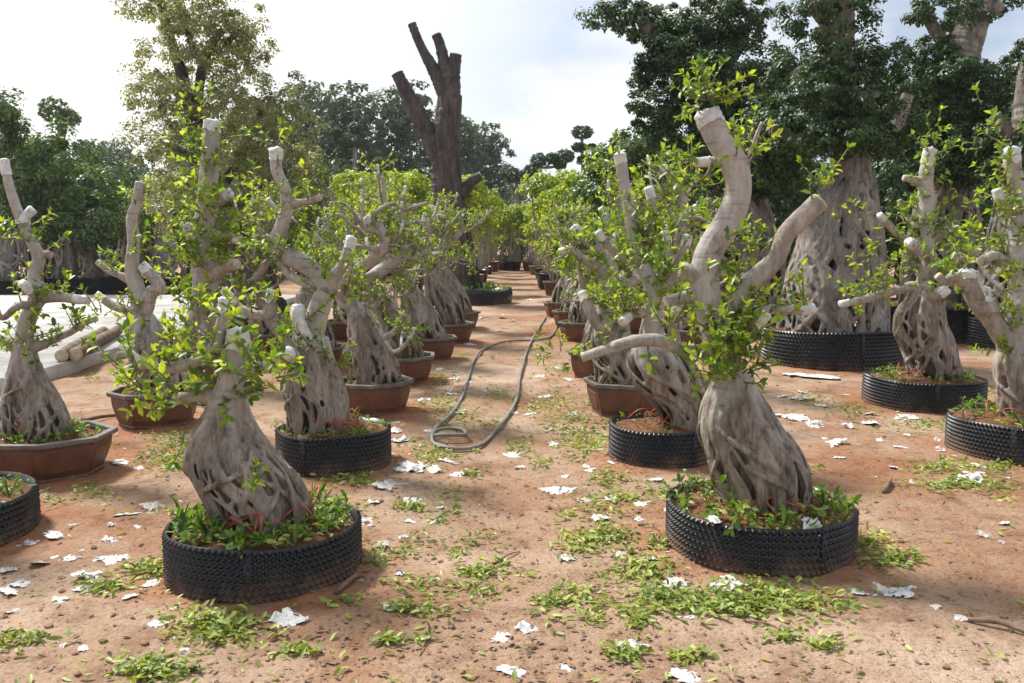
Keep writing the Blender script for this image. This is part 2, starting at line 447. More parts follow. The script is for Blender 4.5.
# ------------------------------------------------------------------ ground
POTS = []          # x, y, radius of every pot near the camera; filled before the ground is made
def gh(x, y):
    """height of the earth"""
    if y > 60 or abs(x) > 40: return 0.0
    h = .035 * noise.noise((x * .5, y * .5, 3.1)) + .022 * noise.noise((x * 1.7, y * 1.7, 9.2)) + .010 * noise.noise((x * 5.3, y * 5.3, 1.2))
    h -= .02 * math.exp(-((x - .05) / .45) ** 2)
    for (a, b, r) in POTS:
        d = math.hypot(x - a, y - b)
        if d < r + .6:
            e = math.exp(-max(0, d - r) ** 2 / .05)
            h = h * (1 - e) + .008 * e + .02 * e * (noise.noise((x * 4, y * 4, 3)))
    return h * min(1, max(0, (60 - y) / 20))

# ------------------------------------------------------------------ pots
def dimpled_pot(root, c, r, h, stud=.031, seed=0, detail=True):
    mb = MB(); rg = np.random.default_rng(seed)
    n = max(24, int(2 * math.pi * r / stud)); rows = max(5, int(h / (stud * .92)))
    if not detail: n = max(40, n // 2); rows = max(5, rows // 2)
    ph = rg.random(3) * 6
    def wob(a): return 1 + .016 * np.sin(2 * a + ph[0]) + .012 * np.sin(5 * a + ph[1]) + .005 * np.sin(11 * a + ph[2])
    def top(a): return h * (1 + .035 * np.sin(a + ph[2]) + .02 * np.sin(3 * a + ph[0]))
    a = np.arange(n) / n * 2 * math.pi
    def ring(f, z): return np.column_stack([c[0] + r * f * wob(a) * np.cos(a), c[1] + r * f * wob(a) * np.sin(a), c[2] + z])
    loft(mb, [ring(1, -.04 + 0 * a), ring(1, top(a)), ring(.985, top(a) + .002), ring(.98, top(a) * .5)])
    j, i = np.meshgrid(np.arange(rows), np.arange(n), indexing='ij')
    aa = ((i + .5 * (j % 2)) / n * 2 * math.pi).ravel()
    zz = ((j + .55) / rows).ravel() * top(aa)
    s = stud * .46 * (2 if not detail else 1)
    out = np.column_stack([np.cos(aa), np.sin(aa), 0 * aa]); tan = np.column_stack([-np.sin(aa), np.cos(aa), 0 * aa]); upv = np.array([0, 0, 1.0])
    P = np.column_stack([c[0] + r * wob(aa) * np.cos(aa), c[1] + r * wob(aa) * np.sin(aa), c[2] + zz])
    vs = []
    for k in range(6):
        an = k / 6 * 2 * math.pi
        vs.append(P + s * 1.12 * (math.cos(an) * tan + math.sin(an) * upv) - out * .002)
    for k in range(6):
        an = k / 6 * 2 * math.pi
        vs.append(P + s * .42 * (math.cos(an) * tan + math.sin(an) * upv) + out * s * .95)
    vs.append(P + out * s * 1.35)
    V = np.stack(vs, 1).reshape(-1, 3)
    off = (np.arange(len(P)) * 13)[:, None, None]
    q = np.array([(k, (k + 1) % 6, 6 + (k + 1) % 6, 6 + k) for k in range(6)])
    t = np.array([(6 + k, 6 + (k + 1) % 6, 12) for k in range(6)])
    mb.add(V, (q[None] + off).reshape(-1, 4), (t[None] + off).reshape(-1, 3))
    for sa in (rg.uniform(3.9, 5.4), rg.uniform(0, 3)):        # where the sheet overlaps itself
        aa = sa + np.linspace(0, .035 / r, 4)
        def strip(f, z): return np.column_stack([c[0] + r * f * wob(aa) * np.cos(aa), c[1] + r * f * wob(aa) * np.sin(aa), c[2] + z + 0 * aa])
        hh = h * 1.035
        loft(mb, [strip(1.0, -.03), strip(1.016, -.03), strip(1.016, hh), strip(1.0, hh)], closed=False)
    return mb.build('pot', M['black'], root, root.location)

def ngon(c, rx, ry, z, n, rz, k=1):
    out = []
    for i in range(n):
        for u in range(k):
            a0 = (i + .5) / n * 2 * math.pi; a1 = (i + 1.5) / n * 2 * math.pi
            x = (math.cos(a0) * (1 - u / k) + math.cos(a1) * u / k) * rx; y = (math.sin(a0) * (1 - u / k) + math.sin(a1) * u / k) * ry
            out.append((c[0] + x * math.cos(rz) - y * math.sin(rz), c[1] + x * math.sin(rz) + y * math.cos(rz), c[2] + z))
    return out
def clay_pot(root, c, rx, ry, h, n=8, rz=0.0):
    mb = MB()
    g = lambda f, z: ngon(c, rx * f, ry * f, z, n, rz)
    loft(mb, [g(.80, 0), g(.82, .05 * h), g(.80, .09 * h), g(.80, .09 * h + .004), g(.86, .3 * h), g(.93, .62 * h), g(.945, .8 * h), g(.93, .86 * h), g(.90, .9 * h)], cap0=True)
    for i in range(n):                       # raised panel on every side
        a0 = (i + .5) / n * 2 * math.pi; a1 = (i + 1.5) / n * 2 * math.pi
        def pt(u, f, z):
            x = (math.cos(a0) * (1 - u) + math.cos(a1) * u) * rx * f; y = (math.sin(a0) * (1 - u) + math.sin(a1) * u) * ry * f
            return (c[0] + x * math.cos(rz) - y * math.sin(rz), c[1] + x * math.sin(rz) + y * math.cos(rz), c[2] + z)
        fr = [pt(.14, .853, .22 * h), pt(.86, .853, .22 * h), pt(.86, .94, .70 * h), pt(.14, .94, .70 * h)]
        to = [pt(.17, .874, .24 * h), pt(.83, .874, .24 * h), pt(.83, .955, .68 * h), pt(.17, .955, .68 * h)]
        loft(mb, [fr, to], cap1=True)
    o = mb.build('pot', M['clay'], root, root.location, smooth=False)
    mb = MB()
    loft(mb, [g(.92, .84 * h), g(.99, .86 * h), g(1.03, .9 * h), g(1.035, .985 * h), g(1.02, h), g(.94, h), g(.925, .98 * h), g(.915, .8 * h)])
    mb.build('rim', M['clay_rim'], o, root.location, smooth=False)
    return o
def soil_disc(root, c, rx, ry, z, n=None, rz=0, seed=0):
    mb = MB(); K = 40 if n is None else n * 5
    rings = []
    for f in (1.0, .93, .8, .62, .42, .2, .04):
        rg = ngon(c, rx * f, ry * f, z, n, rz, 5) if n else [(c[0] + rx * f * math.cos(a), c[1] + ry * f * math.sin(a), c[2] + z) for a in np.arange(K) / K * 2 * math.pi]
        rings.append([(x, y, w + .045 * (1 - f * f) + .022 * noise.noise((x * 5, y * 5, seed)) * (f < .97) + .014 * noise.noise((x * 14, y * 14, seed)) * (f < .97)) for x, y, w in rg])
    loft(mb, rings, cap1=True)
    return mb.build('soil', M['soil'], root, root.location)

# ------------------------------------------------------------------ trunks with fused roots
def root_mass(mb, prof, n=24, core=(.86, .62), thick=(.26, .11), wander=.5, cross=10, seed=0, depth=.92, foot=.05, seg=7, thin=0):
    """prof: list of (centre, radius) from the neck down to the soil. Strands run down it and fuse."""
    rg = np.random.default_rng(seed)
    C = np.array([p[0] for p in prof], float); Rr = np.array([p[1] for p in prof], float)
    Cs, Rs = spline(C, Rr, max(.015, np.linalg.norm(C[0] - C[-1]) / 18))
    k = len(Cs); t = np.linspace(0, 1, k)
    # core
    rings = []
    aa = np.arange(14) / 14 * 2 * math.pi
    for i in range(k):
        f = core[0] + (core[1] - core[0]) * t[i]
        rings.append(np.column_stack([Cs[i][0] + Rs[i] * f * np.cos(aa), Cs[i][1] + Rs[i] * f * depth * np.sin(aa), np.full(14, Cs[i][2])]))
    loft(mb, rings, cap0=True, cap1=True)
    for s in range(n):
        a = s / n * 2 * math.pi + rg.normal() * .12
        w1, w2 = rg.normal() * wander, rg.normal() * wander * .6; p1, p2 = rg.random(2) * 6
        big = .42 + 1.3 * rg.random() ** 1.3
        A = a + w1 * (np.sin(t * 3.1 + p1) - math.sin(p1)) + w2 * np.sin(t * 7 + p2) * t
        off = 1.0 - .10 * rg.random() + .05 * np.sin(t * 9 + p2)
        th = Rs.mean() * (thick[0] + (thick[1] - thick[0]) * t ** .8) * big * (1 + .18 * np.sin(t * 11 + p1))
        rr = np.maximum(Rs * off - th * .55, .004)
        P = np.column_stack([Cs[:, 0] + rr * np.cos(A), Cs[:, 1] + rr * depth * np.sin(A), Cs[:, 2]])
        e = np.array([math.cos(A[-1]), math.sin(A[-1]), 0])
        P = np.vstack([P, P[-1] + e * foot * rg.random() + np.array([0, 0, -.05])]); th = np.r_[th, th[-1] * .8]
        tube(mb, P, th, seg, raw=True)
    for s in range(thin):                                    # thin roots that leave the ropes and hang to the soil
        a = rg.random() * 6.28; t0 = .25 + .45 * rg.random(); m = 12; tt = np.linspace(t0, 1, m); v = np.linspace(0, 1, m)
        A = a + rg.normal() * .35 * v + .12 * np.sin(v * 6 + a)
        c = np.column_stack([np.interp(tt, t, Cs[:, x]) for x in range(3)]); rr = np.interp(tt, t, Rs) * (.93 + .07 * v + .03 * rg.normal())
        th = Rs.mean() * .055 * (.6 + .8 * rg.random()) * (1 - .25 * v)
        tube(mb, np.column_stack([c[:, 0] + rr * np.cos(A), c[:, 1] + rr * depth * np.sin(A), c[:, 2] - .05 * v ** 4]), th, 6, raw=True)
    for s in range(cross):                                   # roots slanting across
        a = rg.random() * 6.28; span = rg.choice([-1, 1]) * (.5 + 1.1 * rg.random()); t0 = .1 + .5 * rg.random(); t1 = min(1, t0 + .25 + .4 * rg.random())
        m = 14; tt = np.linspace(t0, t1, m); A = a + span * np.linspace(0, 1, m) + .15 * np.sin(np.linspace(0, 6, m) + a)
        c = np.column_stack([np.interp(tt, t, Cs[:, x]) for x in range(3)]); rr = np.interp(tt, t, Rs) * (1.0 + .03 * rg.random())
        th = Rs.mean() * .07 * (.6 + .8 * rg.random())
        tube(mb, np.column_stack([c[:, 0] + rr * np.cos(A), c[:, 1] + rr * depth * np.sin(A), c[:, 2]]), np.full(m, th), 6, raw=True)

def wrap(mb, P, r, ln, rag=.16, seed=0):
    """crinkled plastic tied over a sawn end: P runs to the end"""
    rg = np.random.default_rng(seed)
    s = np.cumsum(np.r_[0, np.linalg.norm(np.diff(P, axis=0), axis=1)]); s = s[-1] - s
    k0 = max(1, int(np.searchsorted(-s, -ln)))
    Q = P[k0 - 1:]; q = r[k0 - 1:]
    if len(Q) < 2: Q, q = P[-2:], r[-2:]
    n = 12; a = np.arange(n) / n * 2 * math.pi
    u = np.linspace(0, 1, 7)
    idx = np.linspace(0, len(Q) - 1, 7)
    Qs = np.column_stack([np.interp(idx, np.arange(len(Q)), Q[:, x]) for x in range(3)]); qs = np.interp(idx, np.arange(len(Q)), q)
    T, Nn, B = frames(Qs)
    Qs[-1] = Qs[-1] + T[-1] * qs[-1] * .16
    rings = []
    for i in range(7):
        f = qs[i] * (1.03 + .06 * rg.standard_normal(n) * (1 if i in (0, 6) else .6)) + .002
        ax = (qs[i] * rag * rg.standard_normal(n) if i == 0 else qs[i] * .06 * rg.standard_normal(n))
        rings.append(Qs[i] + f[:, None] * (np.cos(a)[:, None] * Nn[i] + np.sin(a)[:, None] * B[i]) + ax[:, None] * T[i])
    rings.append(Qs[-1] + T[-1] * qs[-1] * .18 + qs[-1] * .55 * (np.cos(a)[:, None] * Nn[-1] + np.sin(a)[:, None] * B[-1]) + rg.standard_normal((n, 1)) * qs[-1] * .1 * T[-1])
    loft(mb, rings, cap1=True)

def cut_face(mb, P, r):
    T, Nn, B = frames(P)
    a = np.arange(14) / 14 * 2 * math.pi
    e = P[-1] + T[-1] * r[-1] * .125
    ring = lambda f, d: e + T[-1] * d + r[-1] * f * (np.cos(a)[:, None] * Nn[-1] + np.sin(a)[:, None] * B[-1])
    loft(mb, [ring(1.0, -.012), ring(.98, .004), ring(.5, .006)], cap1=True)

def soil_weeds(root, c, rx, ry, z, n, size=.05, rmin=.5, mb=None):
    mb = mb or MB()
    for _ in range(n):
        a = rnd.random() * 6.283; f = rmin + (1 - rmin) * rnd.random() ** .7
        p = np.array([c[0] + rx * f * math.cos(a), c[1] + ry * f * math.sin(a), c[2] + z + .01])
        if rnd.random() < .10:              # grass blades
            for _ in range(5):
                d = np.array([rnd.gauss(0, .6), rnd.gauss(0, .6), 1.0])
                leaves(mb, [p], [d], [[rnd.gauss(0, 1), rnd.gauss(0, 1), .2]], size * (1.2 + 1.6 * rnd.random()), True, width=.16)
        else:
            shoot(mb, p, (rnd.gauss(0, .9), rnd.gauss(0, .9), 1), size * (.4 + 1.1 * rnd.random() ** 2), size * (.6 + .5 * rnd.random()))
    m_ = n * 3
    a = nr.random(m_) * 6.283; f = rmin * .85 + (1.03 - rmin * .85) * nr.random(m_); a = np.where(nr.random(m_) < .6, np.round(a * 1.3) / 1.3 + nr.normal(0, .12, m_), a)
    q = np.column_stack([c[0] + rx * f * np.cos(a), c[1] + ry * f * np.sin(a), c[2] + z + .02 + .045 * (1 - f * f) + .012 * nr.random(m_)])
    h_ = nr.random(m_) * 6.283
    leaves(mb, q, np.column_stack([np.cos(h_), np.sin(h_), nr.normal(.1, .25, m_)]), nr.normal(0, .5, (m_, 3)) + [0, 0, 1], size * (.5 + .6 * nr.random(m_)), True, 2, width=.85)
    return tag(mb.build('weeds', [M['weed'], M['twig'], M['litter']], root, root.location), kind='stuff')

def cords(root, c, rx, ry, z, n):
    mb = MB()
    for _ in range(n):
        a = rnd.random() * 6.283; b = a + rnd.uniform(.5, 1.4); f0, f1 = rnd.uniform(.45, .7), rnd.uniform(.5, .85)
        p0 = np.array([c[0] + rx * f0 * math.cos(a), c[1] + ry * f0 * math.sin(a), c[2] + z + .03]); p1 = np.array([c[0] + rx * f1 * math.cos(b), c[1] + ry * f1 * math.sin(b), c[2] + z + .025])
        md = (p0 + p1) / 2 + np.array([rnd.gauss(0, .04), rnd.gauss(0, .04), .05 + .03 * rnd.random()])
        tube(mb, [p0, md, p1], [.0045] * 3, 5, .03)
    return mb.build('cord', M['cord'], root, root.location)

class Tree:
    """a ficus in its pot, its trunk and branches laid out in pixels of the lane's cross-sections at depth Y"""
    def __init__(self, name, label, base, Y, cat='potted tree', group=None):
        self.Y = Y; self.base = np.array(base, float)
        self.root = empty(name, self.base, label, cat, group)
        self.fol = MB(); self.sites = []; self.k = rnd.randint(0, 9999)
        self.tm = MB()
    def P(self, pts):
        A = [at(p[0], p[1], self.Y + (p[3] if len(p) > 3 else 0)) for p in pts]
        r = [p[2] * scale_at(self.Y) for p in pts]
        return A, r
    def prof(self, rows):
        self.neck = float(at((rows[0][1] + rows[0][2]) / 2, rows[0][0] + .12 * (rows[-1][0] - rows[0][0]), self.Y)[2])
        return [(at((l + r) / 2, y, self.Y), (r - l) / 2 * scale_at(self.Y)) for y, l, r in rows]
    def trunk(self, pts, world=None, lump=.07, wrapped=.05, leafy=1.0, seg=14):
        A, r = world or self.P(pts)
        P, rr = tube(self.tm, A, r, seg, .03, lump, seed=rnd.random())
        self.tp, self.tr = P, rr
        T_, N_, B_ = frames(P)
        for _ in range(int(len(P) / 9)):                     # knots and old scars
            i = rnd.randint(len(P) // 8, len(P) - 3); a = rnd.random() * 6.283; o = math.cos(a) * N_[i] + math.sin(a) * B_[i]; q = P[i] + o * rr[i] * .55; kr = rr[i] * rnd.uniform(.22, .5)
            tube(self.tm, [q, q + o * rr[i] * .3, q + o * rr[i] * rnd.uniform(.45, .62)], [kr * 1.3, kr, kr * .55], 8, .02)
        self.tw = wrapped
        if leafy: self.sites.append((P, rr, leafy))
    def finish_trunk(self, voxel, smooth=2, matn='root', name='trunk'):
        o = self.tm.build(name, M[matn], self.root, self.base)
        remesh(o, voxel, smooth, M[matn])
        zs = np.empty(len(o.data.vertices) * 3, np.float32); o.data.vertices.foreach_get('co', zs); zs = zs.reshape(-1, 3)
        zn = getattr(self, 'neck', None)
        zn = self.tp[0][2] + .2 * (self.tp[-1][2] - self.tp[0][2]) if zn is None else zn
        ang = np.arctan2(zs[:, 1] - self.tp[0][1] + self.base[1], zs[:, 0] - self.tp[0][0] + self.base[0])
        u = np.clip((zs[:, 2] + self.base[2] - zn + .06 * np.sin(ang * 5) + .03 * np.sin(ang * 11 + 1)) / .16 + .5, 0, 1)
        a_ = o.data.attributes.new('smooth_bark', 'FLOAT', 'POINT'); a_.data.foreach_set('value', (u * u * (3 - 2 * u)).astype(np.float32))
        if getattr(self, 'tw', 0):
            w = MB(); wrap(w, self.tp, self.tr, self.tw, seed=self.k); w.build('end_wrap', M['white'], o, self.base)
        self.to = o
    def branch(self, pts, end='wrap', world=None, lump=.09, wl=.07, leafy=1.0, matn='bark', seg=10):
        A, r = world or self.P(pts)
        mb = MB()
        r = list(r)
        if leafy: r[0] *= 1.6; r[1] *= 1.1
        P, rr = tube(mb, A, r, seg, .025, lump, seed=rnd.random())
        o = mb.build('branch', M[matn], self.root, self.base)
        if end == 'wrap':
            w = MB(); wrap(w, P, rr, wl, seed=self.k + len(A)); w.build('end_wrap', M['white'], o, self.base)
        elif end == 'cut':
            w = MB(); cut_face(w, P, rr); w.build('sawn_end', M['wood'], o, self.base)
        if leafy: self.sites.append((P, rr, leafy))
        return P, rr
    def sprout(self, per_m=16, size=.06, Lr=(.05, .20), fine=True, start=.12):
        for P, rr, w in self.sites:
            s = np.cumsum(np.r_[0, np.linalg.norm(np.diff(P, axis=0), axis=1)])
            n = int(s[-1] * per_m * w + rnd.random())
            T, Nn, B = frames(P)
            gates = [rnd.random() for _ in range(max(1, n // 7 + 1))]
            for _ in range(n):
                t = min(1, max(start, rnd.choice(gates) + rnd.gauss(0, .04))) if rnd.random() < .85 else start + (1 - start) * rnd.random()
                i = min(len(P) - 1, int(t * (len(P) - 1)))
                a = rnd.random() * 6.283
                o = math.cos(a) * Nn[i] + math.sin(a) * B[i]
                if o[2] < -.3 and rnd.random() < .7: o = -o
                shoot(self.fol, P[i] + o * rr[i] * .8, o + np.array([0, 0, .45]), rnd.uniform(*Lr), size, fine=fine)
    def tuft(self, px, py, rp, n, size=.06, dz=0, Lr=(.06, .18)):
        """leafy shoots gathered round a spot"""
        c = at(px, py, self.Y + dz); r = rp * scale_at(self.Y)
        for _ in range(n):
            g = np.array([rnd.gauss(0, .45), rnd.gauss(0, .45), rnd.gauss(0, .45)])
            shoot(self.fol, c + g * r, g + np.array([0, -.1, .4]), rnd.uniform(*Lr), size)
    def done(self):
        if self.fol.n: self.fol.build('foliage', [M['leaf'], M['twig']], self.root, self.base)

def black_potted(T, px, r, h, Y, seed, weeds=40, cord=8, wsize=.045, detail=True, rmin=.55):
    c = T.base
    dimpled_pot(T.root, c, r, h, seed=seed, detail=detail)
    soil_disc(T.root, c, r * .975, r * .975, h - .035, seed=seed)
    if weeds: soil_weeds(T.root, c, r * .93, r * .93, h - .02, weeds, wsize, rmin)
    if cord: cords(T.root, c, r * .8, r * .8, h, cord)
def clay_potted(T, rx, ry, h, n=8, rz=0, weeds=20, cord=4, wsize=.04):
    c = T.base
    clay_pot(T.root, c, rx, ry, h, n, rz)
    soil_disc(T.root, c, rx * .9, ry * .9, h - .05, n, rz, seed=rx * 31)
    if weeds: soil_weeds(T.root, c, rx * .8, ry * .8, h - .03, weeds, wsize)
    if cord: cords(T.root, c, rx * .75, ry * .75, h, cord)

def pot_place(px, Y, r):
    x = (px - CX) / F * Y * math.cos(0)      # lateral position on the ground at depth Y
    x = at(px, 400, Y)[0] if False else gnd_x(px, Y)
    POTS.append((x, Y, r))
    return (x, Y, 0.0)
def gnd_x(px, Y):
    # depth along the view axis of a ground point at distance Y
    z = Y * math.cos(PITCH) + H * math.sin(PITCH)
    return (px - CX) / F * z

ROW_L = 'ficus trees in the row left of the path'
ROW_R = 'ficus trees in the row right of the path'
OUT_L = 'ficus trees in the outer left row'
OUT_R = 'ficus trees in the outer right row'

#@@TREES
# ================================================================== front left tree
b = pot_place(266, 4.13, .435)
T = Tree('potted_ficus_tree', 'pale swollen ficus with a short wrapped top in the nearest black pot on the left', b, 4.13, group=ROW_L)
black_potted(T, 266, .435, .24, 4.13, 3, weeds=120, cord=16, wsize=.055, rmin=.6)
T.trunk([(226, 425, 16), (226, 405, 15), (230, 385, 14), (235, 362, 13.5), (238, 345, 12.5), (238, 331, 10)], wrapped=.07, leafy=.6)
root_mass(T.tm, T.prof([(398, 211, 243), (412, 206, 246), (430, 194, 255), (450, 186, 273), (470, 190, 290), (490, 202, 302), (510, 213, 310), (528, 219, 314)]), n=27, seed=11, core=(.95, .74), thick=(.13, .075), wander=.22, cross=9, thin=52)
T.finish_trunk(.0065, 1)
T.branch([(228, 352, 6), (217, 352, 6.5), (205, 355, 6.5), (190, 364, 6.5), (172, 367, 6), (157, 366, 5), (144, 364, 4.5), (132, 355, 4), (121, 344, 3.5)], wl=.1, leafy=1.7)
T.branch([(214, 354, 6, -.02), (217, 338, 6), (223, 318, 5.5), (224, 299, 5)], 'wrap', wl=.05)
T.branch([(236, 378, 6), (247, 372, 6), (258, 367, 5.5), (266, 362, 5)], 'wrap', leafy=1.5)
T.branch([(224, 398, 8), (210, 397, 8), (194, 396, 7), (177, 399, 6)], 'cut', leafy=1.2)
T.sprout(20, .058, (.06, .2))
for x, y, r, n in ((150, 385, 26, 10), (185, 395, 22, 8), (268, 372, 20, 10), (225, 320, 16, 8), (205, 345, 20, 5), (238, 470, 8, 4), (135, 372, 16, 6), (222, 378, 18, 5), (215, 440, 6, 1)):
    T.tuft(x, y, r, int(n * 1.3), .06, -.05)
T.tuft(251, 486, 7, 5, .05, -.42, (.03, .08))
T.done()

# ================================================================== second left tree
b = pot_place(335, 6.12, .385)
T = Tree('potted_ficus_tree', 'tall S-curved ficus with a root skirt in the second black pot left of the path', b, 6.12, group=ROW_L)
black_potted(T, 335, .39, .26, 6.35, 5, weeds=34, cord=14, wsize=.05)
T.trunk([(312, 352, 13), (314, 325, 11.5), (321, 303, 10.5), (325, 288, 10.5), (318, 274, 10), (302, 263, 9.5), (286, 255, 9), (277, 240, 7.5), (282, 226, 7), (287, 208, 6.5), (285, 190, 6), (277, 170, 6), (276, 150, 6.5)], wrapped=.05, leafy=.7)
root_mass(T.tm, T.prof([(338, 299, 327), (352, 296, 331), (370, 289, 338), (390, 285, 345), (410, 287, 350), (440, 288, 354)]), n=28, seed=21, core=(.8, .55), thick=(.14, .075), wander=.28, cross=8, thin=40)
T.finish_trunk(.0085, 1)
T.branch([(326, 291, 7), (332, 279, 7), (342, 267, 6), (348, 252, 5.5), (352, 238, 5)])
T.branch([(322, 288, 5), (307, 283, 5), (291, 276, 4.5), (281, 264, 4), (273, 246, 3.5), (266, 236, 3)], 'cut')
T.branch([(285, 203, 4.5), (296, 203, 4), (309, 201, 3.5), (320, 197, 3.2)], 'cut')
T.branch([(310, 348, 9), (303, 335, 7.5, -.08), (299, 318, 6.5, -.1), (298, 306, 6, -.1)], wl=.28, leafy=.5)
T.branch([(309, 356, 7), (296, 356, 6.5, -.12), (288, 353, 6, -.25)], wl=.1, leafy=.6)
T.branch([(300, 358, 6), (289, 346, 6), (279, 331, 6), (268, 317, 5.5), (256, 315, 5), (240, 309, 5), (231, 298, 4.5), (224, 290, 4)], leafy=1.0)
T.branch([(268, 318, 5), (270, 305, 4.5), (271, 291, 4)], leafy=.8)
T.branch([(290, 258, 4), (278, 215, 3, .1), (268, 200, 3, .15)], 'cut')
T.sprout(18, .056, (.06, .2))
for x, y, r, n in ((283, 368, 20, 14), (330, 360, 16, 8), (262, 355, 14, 5), (277, 143, 12, 5), (256, 198, 14, 6), (345, 290, 16, 5), (320, 268, 10, 4)):
    T.tuft(x, y, r, int(n * 1.3), .057, -.05)
T.done()

# ================================================================== front right tree
b = pot_place(758, 4.48, .475)
T = Tree('potted_ficus_tree', 'thick pale S-shaped ficus with a leafy waist in the nearest black pot on the right', b, 4.48, group=ROW_R)
black_potted(T, 758, .475, .225, 4.48, 9, weeds=90, cord=7, wsize=.05, rmin=.62)
T.trunk([(736, 400, 23), (731, 380, 19), (722, 352, 17), (714, 325, 15), (707, 298, 14), (705, 270, 14), (712, 246, 14), (728, 221, 14), (738, 192, 13.5), (734, 164, 13.5), (719, 140, 13), (707, 114, 12.5)], wrapped=.05, leafy=.12, lump=.05)
root_mass(T.tm, T.prof([(378, 716, 752), (390, 709, 757), (405, 703, 767), (425, 699, 781), (445, 701, 797), (465, 707, 807), (485, 714, 811), (505, 720, 812), (518, 722, 812)]), n=24, seed=37, core=(.93, .66), thick=(.16, .075), wander=.22, cross=10, thin=54)
T.finish_trunk(.0065, 1)
T.branch([(718, 335, 9), (730, 308, 9), (745, 287, 10), (764, 271, 10.5), (777, 256, 9.5), (786, 234, 9.5), (804, 216, 9.5), (819, 202, 9.5)], 'cut', leafy=.35, seg=14)
T.branch([(716, 345, 6), (738, 331, 6), (758, 314, 5.5), (777, 309, 5), (800, 311, 4.5), (814, 308, 4.5)], leafy=.9)
T.branch([(722, 350, 7), (745, 338, 6, -.05), (757, 325, 6, -.1), (766, 314, 6, -.12)], wl=.06)
T.branch([(733, 161, 5), (716, 161, 5), (705, 162, 4.5), (695, 162, 4.2)], wl=.05, leafy=1.6)
T.branch([(726, 366, 8, .1), (702, 352, 7), (680, 349, 6.5, -.05), (657, 340, 6.5, -.1), (629, 342, 6, -.1), (602, 351, 5.5, -.1), (583, 357, 5, -.1)], 'cut', leafy=.5)
T.branch([(712, 305, 6.5), (692, 297, 6.5), (678, 299, 6), (666, 302, 5.5)], 'cut', leafy=1.2)
T.branch([(710, 283, 9), (694, 274, 9), (682, 270, 8)], 'cut', leafy=1.2)
T.branch([(740, 175, 3), (752, 150, 2.6, .1), (757, 135, 2.2, .1), (762, 122, 1.6, .1)], None, leafy=1.2)
T.sprout(18, .057, (.05, .17))
for x, y, r, n, s, dz in ((726, 345, 24, 44, .06, -.10), (735, 372, 20, 26, .058, -.12), (716, 332, 16, 9, .058, -.08), (707, 97, 8, 24, .05, 0), (752, 155, 10, 5, .058, .15), (690, 180, 14, 9, .06, .05), (684, 160, 8, 3, .06, 0),
                      (752, 255, 16, 9, .058, .15), (765, 296, 13, 6, .058, .1), (664, 262, 16, 8, .058, .1), (668, 325, 12, 4, .058, 0), (822, 184, 5, 4, .055, 0), (758, 322, 15, 7, .058, 0), (702, 362, 12, 6, .058, 0)):
    T.tuft(x, y, r, int(n * 1.25), s * .92, dz)
T.tuft(741, 502, 10, 6, .05, -.4, (.03, .1))
T.done()

# ================================================================== second right tree, roots drooping over
b = pot_place(660, 6.3, .36)
T = Tree('potted_ficus_tree', 'ficus whose bulging roots droop sideways into the second black dimpled pot right of the path', b, 6.3, group=ROW_R)
black_potted(T, 660, .365, .25, 6.5, 14, weeds=12, cord=4, wsize=.04)
T.trunk([(656, 352, 14), (654, 334, 11), (655, 310, 10), (653, 288, 8.5), (642, 264, 7.5), (634, 238, 6.5), (628, 206, 6), (623, 178, 5.8), (620, 155, 5.8)], wrapped=.04, leafy=.9)
root_mass(T.tm, T.prof([(340, 643, 668), (350, 631, 681), (366, 627, 696), (382, 634, 705), (398, 648, 709), (414, 658, 709), (430, 660, 708)]), n=26, seed=41, core=(.78, .45), thick=(.16, .085), wander=.36, cross=9, thin=26)
T.finish_trunk(.0085, 1)
T.branch([(653, 300, 5.5), (667, 284, 5.5), (676, 268, 5), (684, 250, 4.6), (688, 236, 4.5)])
T.branch([(651, 288, 5), (664, 272, 4.5, .1), (668, 252, 4.5, .15), (664, 232, 4, .2)])
T.branch([(640, 262, 5), (626, 258, 4.5), (610, 248, 4), (598, 232, 3.8)])
T.branch([(636, 246, 4.5), (648, 228, 4.5, .1), (652, 206, 4.5, .1), (649, 188, 4.5, .1)])
T.branch([(656, 316, 5), (636, 312, 5), (622, 322, 4.5, -.1)])
T.sprout(22, .062, (.06, .2))
for x, y, r, n in ((632, 285, 22, 8), (672, 250, 28, 12), (650, 215, 26, 12), (620, 235, 18, 8), (632, 318, 18, 9), (690, 230, 18, 7), (600, 330, 14, 4)):
    T.tuft(x, y, r, n, .062, -.05)
T.done()

# ================================================================== third right tree, fat trunk in a hexagonal clay pot
b = pot_place(624, 7.88, .37)
T = Tree('potted_ficus_tree', 'stout forked ficus in the six-sided terracotta pot behind the second right black pot', b, 7.88, group=ROW_R)
clay_potted(T, .37, .37, .31, 6, .2, 22, 3)
T.trunk([(613, 335, 15), (611, 312, 14), (611, 292, 12.5), (609, 274, 10.5), (611, 258, 9), (617, 243, 8), (622, 233, 7)], wrapped=.0, leafy=.7)
root_mass(T.tm, T.prof([(312, 598, 624), (326, 594, 628), (344, 591, 632), (362, 594, 640), (385, 596, 646)]), n=22, seed=55, core=(.8, .5), thick=(.26, .11), wander=.5, cross=12)
T.finish_trunk(.010, 1)
T.branch([(612, 296, 8), (622, 288, 7), (632, 281, 6), (640, 270, 5)], 'wrap')
T.branch([(608, 275, 7), (602, 254, 5.5), (588, 241, 5), (574, 227, 4.5)], 'wrap')
T.branch([(606, 300, 5, -.1), (606, 328, 5, -.3), (597, 324, 5.5, -.35), (589, 308, 5.5, -.35), (583, 293, 5, -.3)], 'wrap')
T.branch([(618, 243, 5), (630, 226, 4.5), (634, 205, 4), (630, 190, 4)], 'wrap')
T.branch([(604, 262, 5), (588, 262, 4.5), (572, 250, 4), (560, 252, 3.5)], 'wrap')
